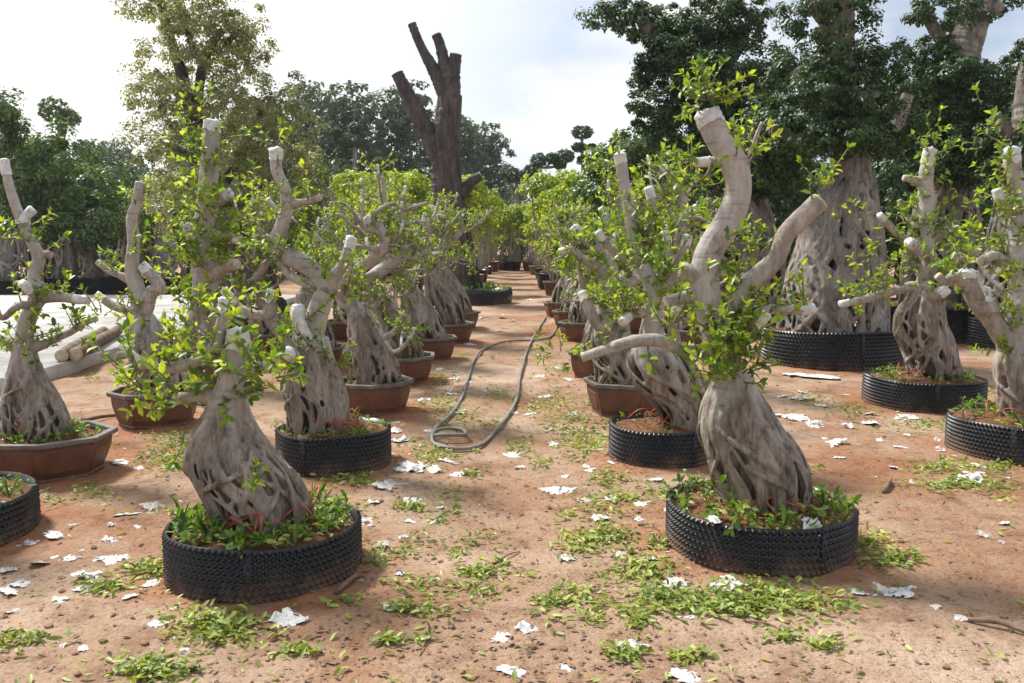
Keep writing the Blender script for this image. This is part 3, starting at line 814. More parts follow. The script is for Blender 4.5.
T.branch([(612, 262, 5, .1), (600, 236, 4.5, .2), (604, 214, 4, .2)], 'wrap')
T.sprout(22, .066, (.06, .2))
for x, y, r, n in ((585, 275, 20, 10), (635, 250, 24, 12), (606, 232, 22, 10), (580, 235, 14, 6), (560, 350, 12, 7), (615, 345, 12, 5)):
    T.tuft(x, y, r, n, .066, -.06)
T.done()

# ================================================================== outer right, pot in the middle distance
b = pot_place(923, 8.34, .535)
T = Tree('potted_ficus_tree', 'slender ficus on a flared root cage in the black pot before the banyans', b, 8.34, group=OUT_R)
black_potted(T, 923, .535, .27, 8.45, 17, weeds=46, cord=5, wsize=.05, rmin=.5)
T.trunk([(924, 300, 12), (926, 282, 9), (927, 262, 8.5), (925, 235, 8.5), (926, 205, 8), (926, 175, 7), (930, 150, 6)], wrapped=.12, leafy=1.3)
root_mass(T.tm, T.prof([(284, 915, 937), (298, 909, 939), (312, 898, 942), (328, 894, 946), (345, 901, 953), (360, 907, 958), (376, 909, 960)]), n=24, seed=61, core=(.66, .34), thick=(.19, .09), wander=.55, cross=18, thin=16)
T.finish_trunk(.010, 1)
T.branch([(926, 183, 4), (914, 180, 3.6), (904, 178, 3.2)], 'cut')
T.branch([(924, 292, 6), (911, 287, 5.5), (898, 290, 5), (882, 294, 4.5), (862, 300, 4), (840, 304, 3.2)], leafy=1.4)
T.branch([(924, 275, 6), (930, 258, 6, -.1), (918, 249, 5.5, -.2), (909, 242, 5, -.25)], wl=.05)
T.branch([(925, 268, 5), (943, 278, 5, -.1), (958, 283, 5, -.1), (972, 281, 4.5, -.1)], wl=.06)
T.branch([(926, 262, 6), (942, 266, 5.5), (956, 258, 5), (978, 252, 4)], 'cut')
T.branch([(926, 250, 4.5), (906, 240, 4, .1), (890, 226, 3.5, .1), (880, 215, 3.2)], 'wrap')
T.branch([(926, 240, 4), (944, 232, 4), (953, 226, 3.5)], 'wrap', wl=.09)
T.branch([(925, 290, 6), (934, 296, 6, -.15), (947, 289, 5, -.2)], 'wrap')
T.branch([(924, 215, 3.2), (918, 225, 3, -.05), (906, 215, 3, .1), (899, 200, 2.6, .1)], None)
T.sprout(20, .06, (.06, .2))
for x, y, r, n in ((872, 225, 24, 9), (880, 270, 24, 12), (940, 220, 22, 9), (920, 205, 16, 8), (934, 138, 12, 6), (950, 262, 18, 8), (860, 285, 18, 8)):
    T.tuft(x, y, r, n, .07, -.06)
T.done()

# ================================================================== outer right, cut by the right edge of the view
b = pot_place(1026, 6.45, .52)
T = Tree('potted_ficus_tree', 'ficus with a long leaning limb in the black pot at the right edge', b, 6.45, group=OUT_R)
black_potted(T, 1026, .52, .27, 6.6, 19, weeds=52, cord=5, wsize=.06, rmin=.5)
T.trunk([(1020, 372, 20), (1018, 350, 15), (1018, 325, 12), (1020, 295, 11), (1016, 262, 10.5), (1019, 230, 9.5), (1022, 200, 8.5), (1014, 172, 7.5), (1011, 150, 8)], wrapped=.08, leafy=1.0)
root_mass(T.tm, T.prof([(345, 1004, 1034), (358, 999, 1040), (374, 997, 1048), (392, 999, 1054), (410, 1002, 1058), (425, 1002, 1060)]), n=24, seed=71, core=(.88, .55), thick=(.18, .09), wander=.35, cross=10)
T.finish_trunk(.010, 2)
T.branch([(1018, 362, 10), (1008, 343, 10.5), (994, 322, 10), (978, 302, 9.5), (968, 284, 9), (968, 272, 9)], wl=.05)
T.branch([(986, 312, 8), (984, 298, 7.5), (983, 290, 7)], wl=.06)
T.branch([(1016, 268, 7), (1004, 262, 6), (994, 256, 5.5), (980, 262, 5)], 'cut')
T.branch([(1020, 210, 6), (1008, 204, 5.5), (1000, 199, 5), (997, 190, 4.5)], wl=.06)
T.branch([(1018, 300, 6), (1034, 276, 5.5), (1044, 250, 5)], 'wrap')
T.branch([(1019, 228, 5), (1036, 210, 5), (1044, 190, 5)], 'wrap')
T.branch([(970, 286, 5), (954, 276, 4.5), (946, 282, 4), (938, 276, 4)], 'cut')
T.sprout(20, .058, (.06, .2))
for x, y, r, n in ((1005, 135, 20, 12), (1000, 180, 20, 9), (985, 240, 22, 10), (960, 262, 20, 9), (1005, 300, 24, 9), (1000, 345, 10, 5), (1010, 225, 16, 6)):
    T.tuft(x, y, r, n, .066, -.06)
T.done()

# ================================================================== outer left, big clay pot
b = pot_place(44, 5.87, .46)
T = Tree('potted_ficus_tree', 'zigzag ficus with a broad root skirt in the brown clay pot by the left edge', b, 5.87, group=OUT_L)
clay_potted(T, .47, .40, .28, 8, 0, 46, 3, .045)
T.trunk([(25, 368, 14), (24, 350, 10.5), (26, 326, 8.5), (33, 308, 8), (40, 293, 8), (34, 277, 6.5), (39, 258, 6.5), (29, 237, 5.5), (17, 210, 5), (9, 185, 4.5), (4, 160, 4.2)], wrapped=.09, leafy=.6)
root_mass(T.tm, T.prof([(352, 14, 35), (366, 11, 40), (385, 7, 50), (405, 4, 60), (425, 3, 69), (440, 3, 74)]), n=34, seed=81, core=(.86, .66), thick=(.13, .065), wander=.32, cross=16, foot=.02, thin=40)
T.finish_trunk(.008, 1)
T.branch([(38, 260, 4), (46, 254, 3.8), (51, 255, 3.4)], 'cut', leafy=0)
T.branch([(22, 226, 4.5), (26, 216, 4), (32, 210, 4.5)], wl=.09, leafy=.6)
T.branch([(42, 296, 5), (58, 297, 5), (74, 299, 4.6), (88, 300, 4.2)], 'wrap')
T.branch([(24, 350, 5), (44, 344, 4.5), (58, 337, 4), (72, 331, 3.6), (84, 323, 3.2), (96, 319, 2.8)], 'cut')
T.branch([(40, 298, 4.5), (30, 290, 4.4, -.05), (22, 283, 4, -.1)], wl=.05)
T.branch([(22, 350, 6), (8, 341, 5.5), (-8, 337, 5)], 'wrap')
T.branch([(38, 305, 3.5), (18, 306, 3.2, -.1), (2, 318, 3, -.1), (-8, 300, 3, -.1)], 'wrap')
T.sprout(15, .058, (.05, .18))
for x, y, r, n in ((24, 332, 14, 8), (12, 296, 14, 6), (60, 345, 10, 4), (76, 330, 12, 4), (100, 315, 10, 4), (55, 250, 10, 2), (5, 345, 12, 4)):
    T.tuft(x, y, r, n, .056, -.05)
T.done()

# ================================================================== outer left, clay pot behind the front tree's branch
b = pot_place(157, 7.45, .37)
T = Tree('potted_ficus_tree', 'forked ficus in the brown clay pot in front of the white concrete slab edge', b, 7.45, group=OUT_L)
clay_potted(T, .375, .34, .30, 8, .1, 14, 2)
T.trunk([(152, 345, 16), (144, 325, 10), (139, 303, 8.5), (136, 285, 8), (132, 268, 7), (134, 243, 6), (132, 220, 5.5), (137, 202, 5.5), (141, 182, 5.5)], wrapped=.0, leafy=.5)
root_mass(T.tm, T.prof([(318, 132, 153), (332, 130, 164), (348, 130, 178), (364, 131, 188), (384, 133, 194), (398, 134, 194)]), n=28, seed=91, core=(.8, .5), thick=(.16, .075), wander=.4, cross=12, thin=20)
T.finish_trunk(.011, 2)
T.branch([(141, 312, 7), (150, 294, 6.5), (160, 287, 6), (152, 276, 5.8), (142, 266, 5.5)], wl=.06, leafy=.6)
T.branch([(141, 318, 5), (128, 311, 4.6), (112, 305, 4.2), (97, 295, 3.8)], 'wrap')
T.branch([(136, 283, 4), (122, 276, 3.5), (108, 270, 3.2), (98, 262, 3)], 'cut')
T.sprout(14, .066, (.06, .2))
for x, y, r, n in ((134, 252, 14, 12), (130, 385, 20, 7), (165, 392, 20, 6)):
    T.tuft(x, y, r, n, .066, -.05)
T.done()

# ================================================================== outer left, tall straight trunk behind the front left tree
b = pot_place(210, 9.35, .40)
T = Tree('potted_ficus_tree', 'tall thick grey ficus trunk with a white capped top rising behind the front left tree', b, 9.35, group=OUT_L)
clay_potted(T, .40, .36, .30, 8, .3, 10, 2)
T.trunk([(206, 345, 18), (206, 320, 14.5), (205, 300, 13.5), (206, 275, 12.5), (203, 250, 12), (206, 225, 12), (208, 200, 10.5), (209, 170, 9.5), (211, 145, 8.5), (212, 122, 8)], wrapped=.07, leafy=2.0)
root_mass(T.tm, T.prof([(305, 192, 220), (325, 188, 225), (345, 182, 233), (370, 178, 240)]), n=22, seed=95, core=(.9, .7), thick=(.22, .1), wander=.25, cross=6)
T.finish_trunk(.012, 2)
T.branch([(206, 262, 8), (214, 274, 7.5, -.1), (226, 266, 6.5, -.2), (237, 264, 5.5, -.25)], 'cut')
T.branch([(206, 203, 6), (218, 200, 5.5), (231, 193, 5)], 'wrap', leafy=.5)
T.branch([(206, 238, 5), (222, 236, 5, -.1), (240, 240, 4.5, -.1)], 'wrap')
T.branch([(204, 250, 5), (192, 240, 4.5), (186, 225, 4)], 'wrap')
T.sprout(17, .092, (.1, .28))
for x, y, r, n in ((200, 135, 20, 11), (196, 165, 26, 14), (205, 190, 24, 14), (192, 220, 22, 12), (205, 245, 24, 12), (236, 258, 18, 10), (180, 275, 26, 14), (228, 225, 16, 7), (206, 105, 8, 4), (205, 318, 14, 7)):
    T.tuft(x, y, r, n, .088, -.1)
T.done()

# ================================================================== black pot cut by the left edge (its tree stands outside the frame)
b = pot_place(-58, 4.6, .46)
T = Tree('potted_ficus_tree', 'black dimpled pot full of weeds cut off by the left edge, nearest the camera', b, 4.6, group=OUT_L)
black_potted(T, -48, .46, .22, 4.6, 23, weeds=60, cord=5, wsize=.055, rmin=.5)
T.trunk([(-70, 420, 16), (-72, 380, 14), (-80, 340, 13), (-74, 300, 12), (-84, 255, 11)], wrapped=.05)
root_mass(T.tm, T.prof([(405, -88, -52), (430, -102, -40), (460, -108, -30), (500, -108, -26)]), n=20, seed=99)
T.finish_trunk(.012, 2)
T.branch([(-72, 330, 7), (-100, 300, 6), (-120, 280, 5)])
T.sprout(12, .066)
T.done()

# ================================================================== the rest of the rows: every tree grown by the same rules
def grown(label, group, x, Y, height=2.0, pot='clay', pr=.38, seed=0, lean=None, detail=1.0, leaf=.064, nb=8, root_h=.62, voxel=.013, pots=True, trunk_r=.075, dens=1.0):
    rg = random.Random(seed)
    POTS.append((x, Y, pr))
    T = Tree('potted_ficus_tree', label, (x, Y, 0), Y, group=group)
    if pot == 'clay':
        h = .30; clay_potted(T, pr, pr * rg.uniform(.85, 1), h, rg.choice([6, 8, 8]), rg.uniform(0, 1), int(16 * detail), int(4 * detail))
    else:
        h = .26; black_potted(T, 0, pr, h, Y, seed, int(14 * detail), 0, detail=Y < 12)
    lean = lean if lean is not None else rg.uniform(-.25, .25)
    top = np.array([x - lean, Y + rg.uniform(-.1, .1), 0])
    zn = h + root_h
    pts = [np.array([x - lean * .7, Y, zn - .15])]; rad = [trunk_r * 1.25]
    n = 6; amp = rg.uniform(.12, .26); ph = rg.uniform(0, 6); dr = rg.uniform(-.25, .25)
    for i in range(n + 1):
        t = i / n
        pts.append(np.array([x - lean + amp * (math.sin(ph + t * 5.2) - math.sin(ph)) + dr * t * .6, Y + .12 * math.sin(ph * 2 + t * 4), zn + (height - .3 - zn) * t]))
        rad.append(trunk_r * (1.05 - .55 * t))
    T.trunk(None, (pts, rad), wrapped=.06, leafy=.35, seg=12)
    pr_ = []
    for t in (0, .15, .35, .6, .8, 1):
        c = np.array([x - lean * .85 * (1 - t) ** 1.3 + .03 * t, Y, zn - (zn - h + .06) * t])
        pr_.append((c, trunk_r * 1.15 + (pr * .62 - trunk_r) * (math.sin(min(1, t * 1.15) * 1.5) ** 1.2)))
    root_mass(T.tm, pr_, n=int(22 + 6 * detail), seed=seed, core=(.74, .4), thick=(.18, .08), wander=.28, cross=int(6 * detail), seg=6, thin=26)
    T.finish_trunk(voxel, 1)
    nb = int(nb * 1.6)
    for k in range(nb):
        t = .06 + .86 * (k + rg.random() * .6) / nb
        i = min(len(T.tp) - 2, int(t * len(T.tp)))
        p0 = T.tp[i]; r0 = T.tr[i]
        a = k * 2.4 + rg.uniform(-.5, .5)
        d = np.array([math.cos(a), math.sin(a) * .8, rg.uniform(-.05, .55)])
        Ln = rg.uniform(.5, 1.15) * (1 - .3 * t)
        br = min(r0 * .5, rg.uniform(.014, .03))
        bp = [p0 + d * 0]; rr = [br * 1.15]; p = p0.copy()
        for s in range(6):
            d = d + np.array([rg.gauss(0, .55), rg.gauss(0, .55), rg.gauss(.10, .5)]); d /= np.linalg.norm(d)
            p = p + d * Ln / 6; bp.append(p.copy()); rr.append(br * (1.0 - .08 * (s + 1)))
        P, rr2 = T.branch(None, rg.choice(['wrap', 'cut', 'cut']), (bp, rr), wl=rg.uniform(.04, .09), leafy=1.3, seg=8)
        if rg.random() < .8:                     # side fork
            j = len(P) // 2; d2 = unit(np.array([rg.gauss(0, 1), rg.gauss(0, 1), .8]))
            q = [P[j], P[j] + d2 * .1, P[j] + d2 * .18 + np.array([0, 0, .06]), P[j] + d2 * .22 + np.array([0, 0, rg.uniform(.1, .2)])]
            T.branch(None, rg.choice(['wrap', 'cut', 'cut']), (q, [br * .8, br * .75, br * .7, br * .65]), wl=rg.uniform(.05, .1), leafy=1.3, seg=8)
    T.sprout(15 * dens, leaf * .74, (.05, .18), fine=Y < 9)
    T.done()
    return T

Lx = lambda px, Y: gnd_x(px, Y)
grown('ficus on a leaning root cage in a clay pot, third in the left row', ROW_L, Lx(374, 7.95), 7.95, 2.05, pr=.36, seed=301, lean=.16, voxel=.011, nb=10, dens=.8)
grown('ficus with roots sweeping right in a terracotta pot, fourth in the left row', ROW_L, Lx(400, 9.65), 9.65, 2.15, pr=.40, seed=302, lean=.34, nb=11, root_h=.75, dens=.8)
grown('ficus with roots sweeping to the right in the fifth terracotta pot left of the path', ROW_L, Lx(427, 11.4), 11.4, 2.2, pr=.40, seed=303, lean=.34, nb=11, root_h=.75, leaf=.07, dens=.8)
grown('ficus with hanging roots in the sixth clay pot left of the path', ROW_L, Lx(447, 13.2), 13.2, 2.2, pr=.42, seed=304, lean=.3, nb=10, leaf=.075, root_h=.8, dens=.8)
grown('ficus in the last clay pot left of the path, before the tall sawn-off trunk', ROW_L, Lx(456, 15.2), 15.2, 2.3, pr=.42, seed=305, lean=.3, nb=10, leaf=.08, root_h=.85, dens=.8, voxel=.016)
grown('ficus in the clay pot behind the hexagonal one, fourth in the right row', ROW_R, Lx(598, 10.0), 10.0, 2.2, pr=.36, seed=311, lean=-.1, nb=10, leaf=.07)
grown('ficus with low branches over the path in the fifth pot on the right', ROW_R, Lx(580, 13.4), 13.4, 2.3, pr=.33, seed=312, lean=-.1, nb=11, leaf=.075)
grown('ficus in the small round-shouldered clay pot, sixth right of the path', ROW_R, Lx(571, 15.4), 15.4, 2.3, pr=.33, seed=313, lean=-.15, nb=10, leaf=.08, voxel=.016)
grown('ficus in the farthest clay pot right of the path', ROW_R, Lx(563, 17.4), 17.4, 2.4, pr=.42, seed=314, lean=-.15, nb=10, leaf=.085, voxel=.016)
grown('white capped ficus pole standing between the right row and the banyans', OUT_R, 1.55, 9.3, 2.6, pr=.38, seed=321, lean=.05, nb=8, leaf=.07)
grown('leafy ficus farther back between the right row and the banyans', OUT_R, 2.5, 12.4, 2.3, pr=.40, seed=322, lean=.1, nb=9, leaf=.08, voxel=.016)
grown('leafy ficus behind the right row, beside the yellow-green shrubs', OUT_R, 1.9, 14.6, 2.5, pr=.40, seed=323, lean=-.1, nb=9, leaf=.085, voxel=.016)
grown('leafy ficus behind the second left tree, in front of the old dark trunk', OUT_L, -2.35, 10.4, 2.1, pr=.38, seed=331, lean=.1, nb=9, leaf=.072)
grown('leafy ficus between the old dark trunk and the left row', OUT_L, -2.5, 13.6, 2.5, pr=.40, seed=332, lean=.1, nb=10, leaf=.08, voxel=.016)
grown('leafy ficus farthest back left of the path, beside the tall sawn-off trunk', OUT_L, -2.75, 16.4, 2.9, pr=.40, seed=333, lean=.1, nb=10, leaf=.085, voxel=.018)

grown('leafy ficus in the outer left row directly behind the tall grey trunk', OUT_L, -3.3, 11.9, 2.2, pr=.38, seed=334, lean=.1, nb=9, leaf=.075, voxel=.015)
grown('leafy ficus beside the white slab, left of the old dark trunk', OUT_L, -4.3, 14.4, 2.3, pr=.40, seed=335, lean=-.1, nb=9, leaf=.08, voxel=.016)
# ================================================================== banyans
BAN = 'banyans with clipped leaf pads on the right'
def banyan(name, label, px, Y, pot_r, pot_h, trunk, prof, limbs, pads, group=BAN, seed=0, dim=True, leafn=1.0, n=62, leaf=.055, lmat='leaf_dark', cross=60, pot=True, voxel=.0135):
    x = gnd_x(px, Y)
    POTS.append((x, Y, pot_r))
    T = Tree(name, label, (x, Y, 0), Y, 'banyan', group)
    if pot:
        dimpled_pot(T.root, T.base, pot_r, pot_h, .045, seed, True) if dim else None
        soil_disc(T.root, T.base, pot_r * .97, pot_r * .97, pot_h - .05, seed=seed)
    A, r = T.P(trunk)
    T.trunk(None, (A, r), lump=.06, wrapped=0, seg=14)
    root_mass(T.tm, T.prof(prof), n=n, seed=seed, core=(.62, .34), thick=(.07, .036), wander=.34, cross=int(cross * 1.8), thin=n // 2, foot=.06, seg=6)
    T.finish_trunk(voxel, 1, 'banyan')
    for lb in limbs:
        T.branch(lb, None, leafy=0, matn='banyan')
    for (a, c, rx, ry, *dz) in pads:
        mb = MB(); k = scale_at(Y)
        cc = at(a, c, Y + (dz[0] if dz else rnd.uniform(-.5, .6)))
        clump(mb, cc, (rx * k, max(rx * .8, ry * .9) * k, ry * k), int(3.6 * rx * ry * leafn + 300), leaf * .84 * Y / 11, lumps=max(18, int(rx * ry / 34)), fill=.3, rough=.55)
        mb.build('leaf_pad', M[lmat], T.root, T.base)
    return T
banyan('potted_banyan_tree', 'huge banyan with a lattice cone of aerial roots in the widest black pot', 829, 11.2, .85, .44,
       [(851, 165, 15), (849, 140, 16), (842, 110, 18), (838, 75, 19), (836, 40, 18), (838, 5, 16), (842, -40, 13)],
       [(150, 838, 866), (175, 829, 870), (205, 815, 875), (240, 801, 879), (280, 790, 882), (315, 783, 884), (342, 780, 885)],
       [[(848, 130, 9), (868, 112, 8), (872, 85, 7), (880, 55, 6)], [(840, 120, 9), (812, 95, 8), (795, 70, 7)], [(838, 30, 8), (815, 8, 7), (800, -20, 6)], [(850, 140, 8), (893, 128, 7), (908, 95, 6)], [(845, 145, 9), (790, 140, 7), (770, 130, 6)]],
       [(826, 12, 46, 26), (850, -25, 50, 30), (836, 92, 52, 22, -.5), (812, 124, 58, 30, -.3), (868, 128, 50, 30, -.4), (878, 62, 30, 26), (793, 75, 34, 30, .3), (900, 90, 30, 26, .4), (900, 125, 34, 32, .3), (775, 130, 42, 36, .3), (780, 170, 34, 26, .5), (838, 62, 36, 18, -.6), (848, 140, 48, 16, -.7)], seed=201)
banyan('potted_banyan_tree', 'banyan with a smooth grey root cone behind the slender ficus on the right', 952, 14.2, 1.25, .50,
       [(948, 175, 15), (950, 145, 16), (952, 115, 18), (954, 80, 17), (962, 50, 17), (972, 20, 15), (980, -20, 12)],
       [(150, 932, 962), (180, 926, 968), (215, 917, 974), (255, 909, 982), (290, 905, 987), (312, 903, 989)],
       [[(950, 130, 8), (930, 100, 7), (922, 70, 6)], [(955, 60, 8), (935, 30, 6), (920, 0, 6)], [(952, 140, 9), (985, 125, 8), (1005, 100, 7)], [(968, 30, 7), (1000, 5, 6)]],
       [(950, 6, 42, 22), (985, -5, 36, 20), (930, 55, 26, 18, -.3), (940, 98, 40, 28, -.4), (975, 118, 48, 36, -.4), (1000, 80, 30, 24, .3), (925, 128, 34, 30, .2), (1000, 135, 36, 32, .2), (955, 150, 44, 24, -.7), (958, 75, 30, 20, -.6), (960, 172, 36, 14, -.7)], seed=202, cross=40, leafn=1.1)
banyan('potted_banyan_tree', 'banyan at the right edge whose roots fill the small black pot behind the leaning limb', 1016, 12.6, .62, .42,
       [(1020, 215, 20), (1024, 180, 18), (1028, 140, 16), (1030, 100, 14), (1034, 60, 12)],
       [(190, 1000, 1042), (220, 994, 1048), (255, 988, 1053), (290, 982, 1058), (325, 980, 1060)],
       [[(1026, 150, 8), (1005, 130, 7), (995, 115, 6)], [(1030, 90, 8), (1050, 60, 7)]],
       [(1012, 140, 36, 34, .2), (1022, 95, 32, 28), (1046, 60, 30, 30), (1040, 165, 34, 30, -.2), (1055, 115, 34, 34)], seed=203, cross=30)
banyan('potted_banyan_tree', 'tall cloud-pruned banyan with leaf pads against the sky, behind the front right tree', 733, 15.2, 1.0, .46,
       [(736, 205, 24), (738, 175, 19), (736, 145, 16), (730, 115, 13), (722, 90, 13), (712, 70, 12), (700, 50, 10)],
       [(180, 714, 756), (205, 706, 766), (235, 698, 774), (270, 690, 782), (305, 686, 786)],
       [[(712, 72, 9), (690, 55, 8), (668, 60, 8), (655, 45, 8), (643, 20, 7), (636, 8, 6)], [(655, 50, 6), (652, 72, 5), (646, 80, 4)], [(715, 75, 9), (735, 50, 8), (745, 25, 7)], [(735, 150, 8), (705, 130, 7), (680, 112, 6)]],
       [(616, 12, 32, 17), (642, 20, 24, 17), (672, 25, 34, 20), (690, 48, 42, 28), (718, 28, 44, 32), (735, 8, 36, 26), (645, 76, 15, 17), (655, 106, 34, 17), (690, 92, 34, 22), (730, 92, 38, 26), (765, 75, 34, 30), (705, 122, 44, 26), (752, 125, 40, 34), (668, 128, 36, 22), (720, 158, 50, 26), (770, 160, 40, 34), (665, 55, 28, 18, -.4), (715, 72, 40, 22, -.6), (735, 112, 36, 24, -.6), (690, 70, 30, 20, -.5), (738, 178, 40, 18, -.6)], seed=204, cross=26, leafn=1.0)

# trees standing behind the banyans
def bushy(name, label, px, Y, trunk, pads, lmat, leaf, group=None, cat='tree', bark_m='dark_bark', dens=1.0, base_py=None, limbs=(), prof=None, fine=False, lumpd=70):
    x = gnd_x(px, Y)
    T = Tree(name, label, (x, Y, 0), Y, cat, group)
    tp, tr = T.P(trunk)
    mb = MB(); tube(mb, [np.array([x, Y, -.1])] + tp, [tr[0] * 1.5] + tr, 12, .12, .08)
    if prof:
        root_mass(mb, T.prof(prof), n=26, seed=px, core=(.92, .75), thick=(.2, .1), wander=.2, cross=8, seg=6)
        o = mb.build('trunk', M[bark_m], T.root, T.base); remesh(o, .03, 1, M[bark_m])
    else:
        mb.build('trunk', M[bark_m], T.root, T.base)
    for lb in limbs: T.branch(lb, None, leafy=0, matn=bark_m, seg=8)
    mb = MB(); k = scale_at(Y)
    for (a, c, rx, ry, *dz) in pads:
        cc = at(a, c, Y + (dz[0] if dz else rnd.uniform(-.8, .8)))
        clump(mb, cc, (rx * k, rx * k * .85, ry * k), int(rx * ry * dens * 3.2), leaf, lumps=max(10, int(rx * ry / lumpd)), fill=.3)
    mb.build('crown', M[lmat], T.root, T.base)
    return T
BT = 'trees behind the nursery rows'
bushy('bushy_tree', 'bright green bushy tree left of the cloud-pruned banyan, against the sky', 630, 19, [(632, 220, 5), (628, 190, 4), (626, 160, 3)], [(622, 178, 38, 34), (640, 150, 26, 24), (600, 196, 26, 24), (655, 190, 34, 34), (610, 160, 24, 20)], 'leaf_mid', .11, BT, dens=.75)
bushy('bushy_tree', 'dark low tree filling the gap between the two pale banyan root cones', 905, 19, [(905, 240, 6), (905, 180, 5)], [(900, 175, 42, 46), (915, 225, 40, 40), (890, 230, 36, 36), (940, 200, 30, 40)], 'leaf_dark', .10, BT, dens=.8)
bushy('bushy_tree', 'dark low tree between the wide banyan pot and the cloud-pruned banyan', 780, 20, [(780, 240, 6), (780, 180, 5)], [(775, 185, 42, 46), (790, 235, 40, 34), (750, 225, 40, 40), (810, 200, 34, 40)], 'leaf_dark', .10, BT, dens=.8)
bushy('bushy_tree', 'dark tree behind the right edge banyan, closing the view on the right', 1020, 21, [(1020, 240, 6), (1020, 180, 5)], [(1010, 190, 46, 50), (1040, 140, 46, 50), (985, 225, 36, 36), (1040, 225, 40, 40), (1015, 120, 40, 40)], 'leaf_dark', .10, BT, dens=.8)
bushy('bushy_tree', 'mid green tree behind the right row, under the bright bushy tree', 690, 23, [(690, 240, 6), (690, 180, 5)], [(690, 180, 46, 40), (720, 220, 40, 40), (660, 220, 40, 34), (650, 180, 30, 30)], 'leaf_mid', .11, BT, dens=.8)

# the old dark trunk with its olive crown, left
bushy('old_tree', 'tall old tree with a dark furrowed trunk and a pale olive crown against the sky', 254, 13.2,
      [(250, 330, 26), (244, 290, 22), (232, 245, 17), (218, 200, 11), (204, 160, 8), (192, 122, 6.5), (182, 75, 6), (167, 28, 5), (156, -20, 4)],
      [(150, 3, 34, 18), (170, 14, 28, 20), (215, 18, 48, 30), (242, 42, 34, 26), (195, 0, 40, 24), (165, 62, 38, 22), (158, 92, 36, 24), (190, 108, 40, 26), (225, 88, 40, 30), (258, 105, 40, 28), (200, 150, 46, 28), (160, 140, 34, 24), (250, 150, 44, 30), (288, 120, 30, 28), (300, 168, 28, 26), (268, 190, 40, 30), (225, 195, 40, 28), (172, 185, 36, 26), (290, 210, 26, 24), (178, 215, 30, 20), (225, 50, 40, 26), (190, 45, 30, 18), (250, 222, 36, 20), (212, 128, 40, 24)],
      'leaf_olive', .046, None, 'tree', 'dark_bark', .8, limbs=[[(206, 165, 6), (198, 125, 5.5), (199, 90, 5), (206, 55, 4.5), (222, 30, 3.5)], [(200, 60, 4), (190, 40, 3), (186, 15, 3)], [(215, 195, 7), (235, 165, 5), (255, 130, 4), (262, 100, 3)], [(222, 215, 7), (255, 195, 5), (285, 170, 4)], [(205, 165, 5), (180, 150, 4), (160, 140, 3)], [(190, 110, 4), (170, 85, 3), (155, 70, 2.5)], [(225, 45, 3), (240, 30, 2.5)]],
      prof=[(235, 213, 250), (265, 214, 268), (300, 218, 282), (330, 220, 290), (352, 220, 296)], lumpd=40)

# the tall sawn-off trunk
Y = 21.0; b = (gnd_x(464, Y), Y, 0.0)
POTS.append((b[0], Y, .8))
T = Tree('sawn_off_tree', 'tall dark trunk with several sawn-off stub limbs and no leaves, left of the path', b, Y, 'dead tree')
T.trunk([(460, 290, 20), (455, 250, 16), (449, 210, 14), (445, 175, 13), (445, 140, 12), (448, 110, 11), (450, 85, 10.5), (449, 68, 9)], lump=.12, wrapped=0, leafy=0)
root_mass(T.tm, T.prof([(95, 439, 461), (140, 434, 459), (180, 433, 462), (220, 434, 468), (260, 436, 476), (298, 436, 488)]), n=22, seed=401, core=(.84, .66), thick=(.12, .10), wander=.14, cross=0, foot=.1, thin=22)
T.finish_trunk(.024, 1, 'dark_bark')
for lb in ([(443, 165, 10), (430, 138, 9), (415, 108, 8), (402, 84, 6.5), (397, 74, 6)], [(445, 95, 8), (436, 75, 6.5), (425, 55, 5), (418, 40, 4.6), (412, 24, 4.2)], [(449, 80, 8), (444, 62, 6), (440, 45, 5), (436, 35, 4.6)], [(450, 80, 9), (454, 65, 7), (456, 55, 6)], [(462, 195, 6), (472, 182, 5), (481, 176, 4.5)]):
    T.branch(lb, 'cut', leafy=0, matn='dark_bark', lump=.14)
mb = MB(); c = T.base
K = 40; aa = np.arange(K) / K * 2 * math.pi
rg = lambda f, z: np.column_stack([c[0] + .12 + f * 1.0 * np.cos(aa) * (1 + .04 * np.sin(3 * aa)), c[1] + f * .95 * np.sin(aa), np.full(K, z) + .03 * np.sin(4 * aa + 1)])
loft(mb, [rg(1, -.05), rg(1.03, .2), rg(1.0, .34), rg(.96, .35), rg(.94, .25)])
mb.build('pot', M['black'], T.root, T.base)
soil_disc(T.root, T.base + np.array([.12, 0, 0]), .93, .88, .27, seed=4)
soil_weeds(T.root, T.base + np.array([.12, 0, 0]), .9, .85, .3, 60, .12)
T.done()

# left background: dark bush tree, banyans beyond the slab
bushy('bushy_tree', 'big dark green bushy tree at the left edge beyond the white slab', 30, 23, [(40, 245, 8), (38, 210, 7)], [(30, 175, 46, 34), (70, 190, 44, 32), (5, 150, 34, 34), (-15, 200, 40, 36), (55, 150, 34, 24), (90, 220, 32, 26), (30, 225, 40, 28), (5, 110, 18, 16), (-12, 120, 26, 30)], 'leaf_mid', .11, BT, dens=.95)
banyan('potted_banyan_tree', 'small banyan with a drooping curtain of roots beyond the slab, under the dark bush', 64, 23.5, .95, .5,
       [(66, 240, 9), (66, 225, 8)], [(228, 56, 76), (245, 50, 82), (265, 44, 90), (285, 40, 94)], [[(66, 230, 5), (80, 215, 4)]], [(66, 215, 30, 16), (90, 222, 20, 12)], 'banyans beyond the white slab', 205, n=22, cross=4, leafn=.6, leaf=.045, lmat='leaf_mid', voxel=.03)
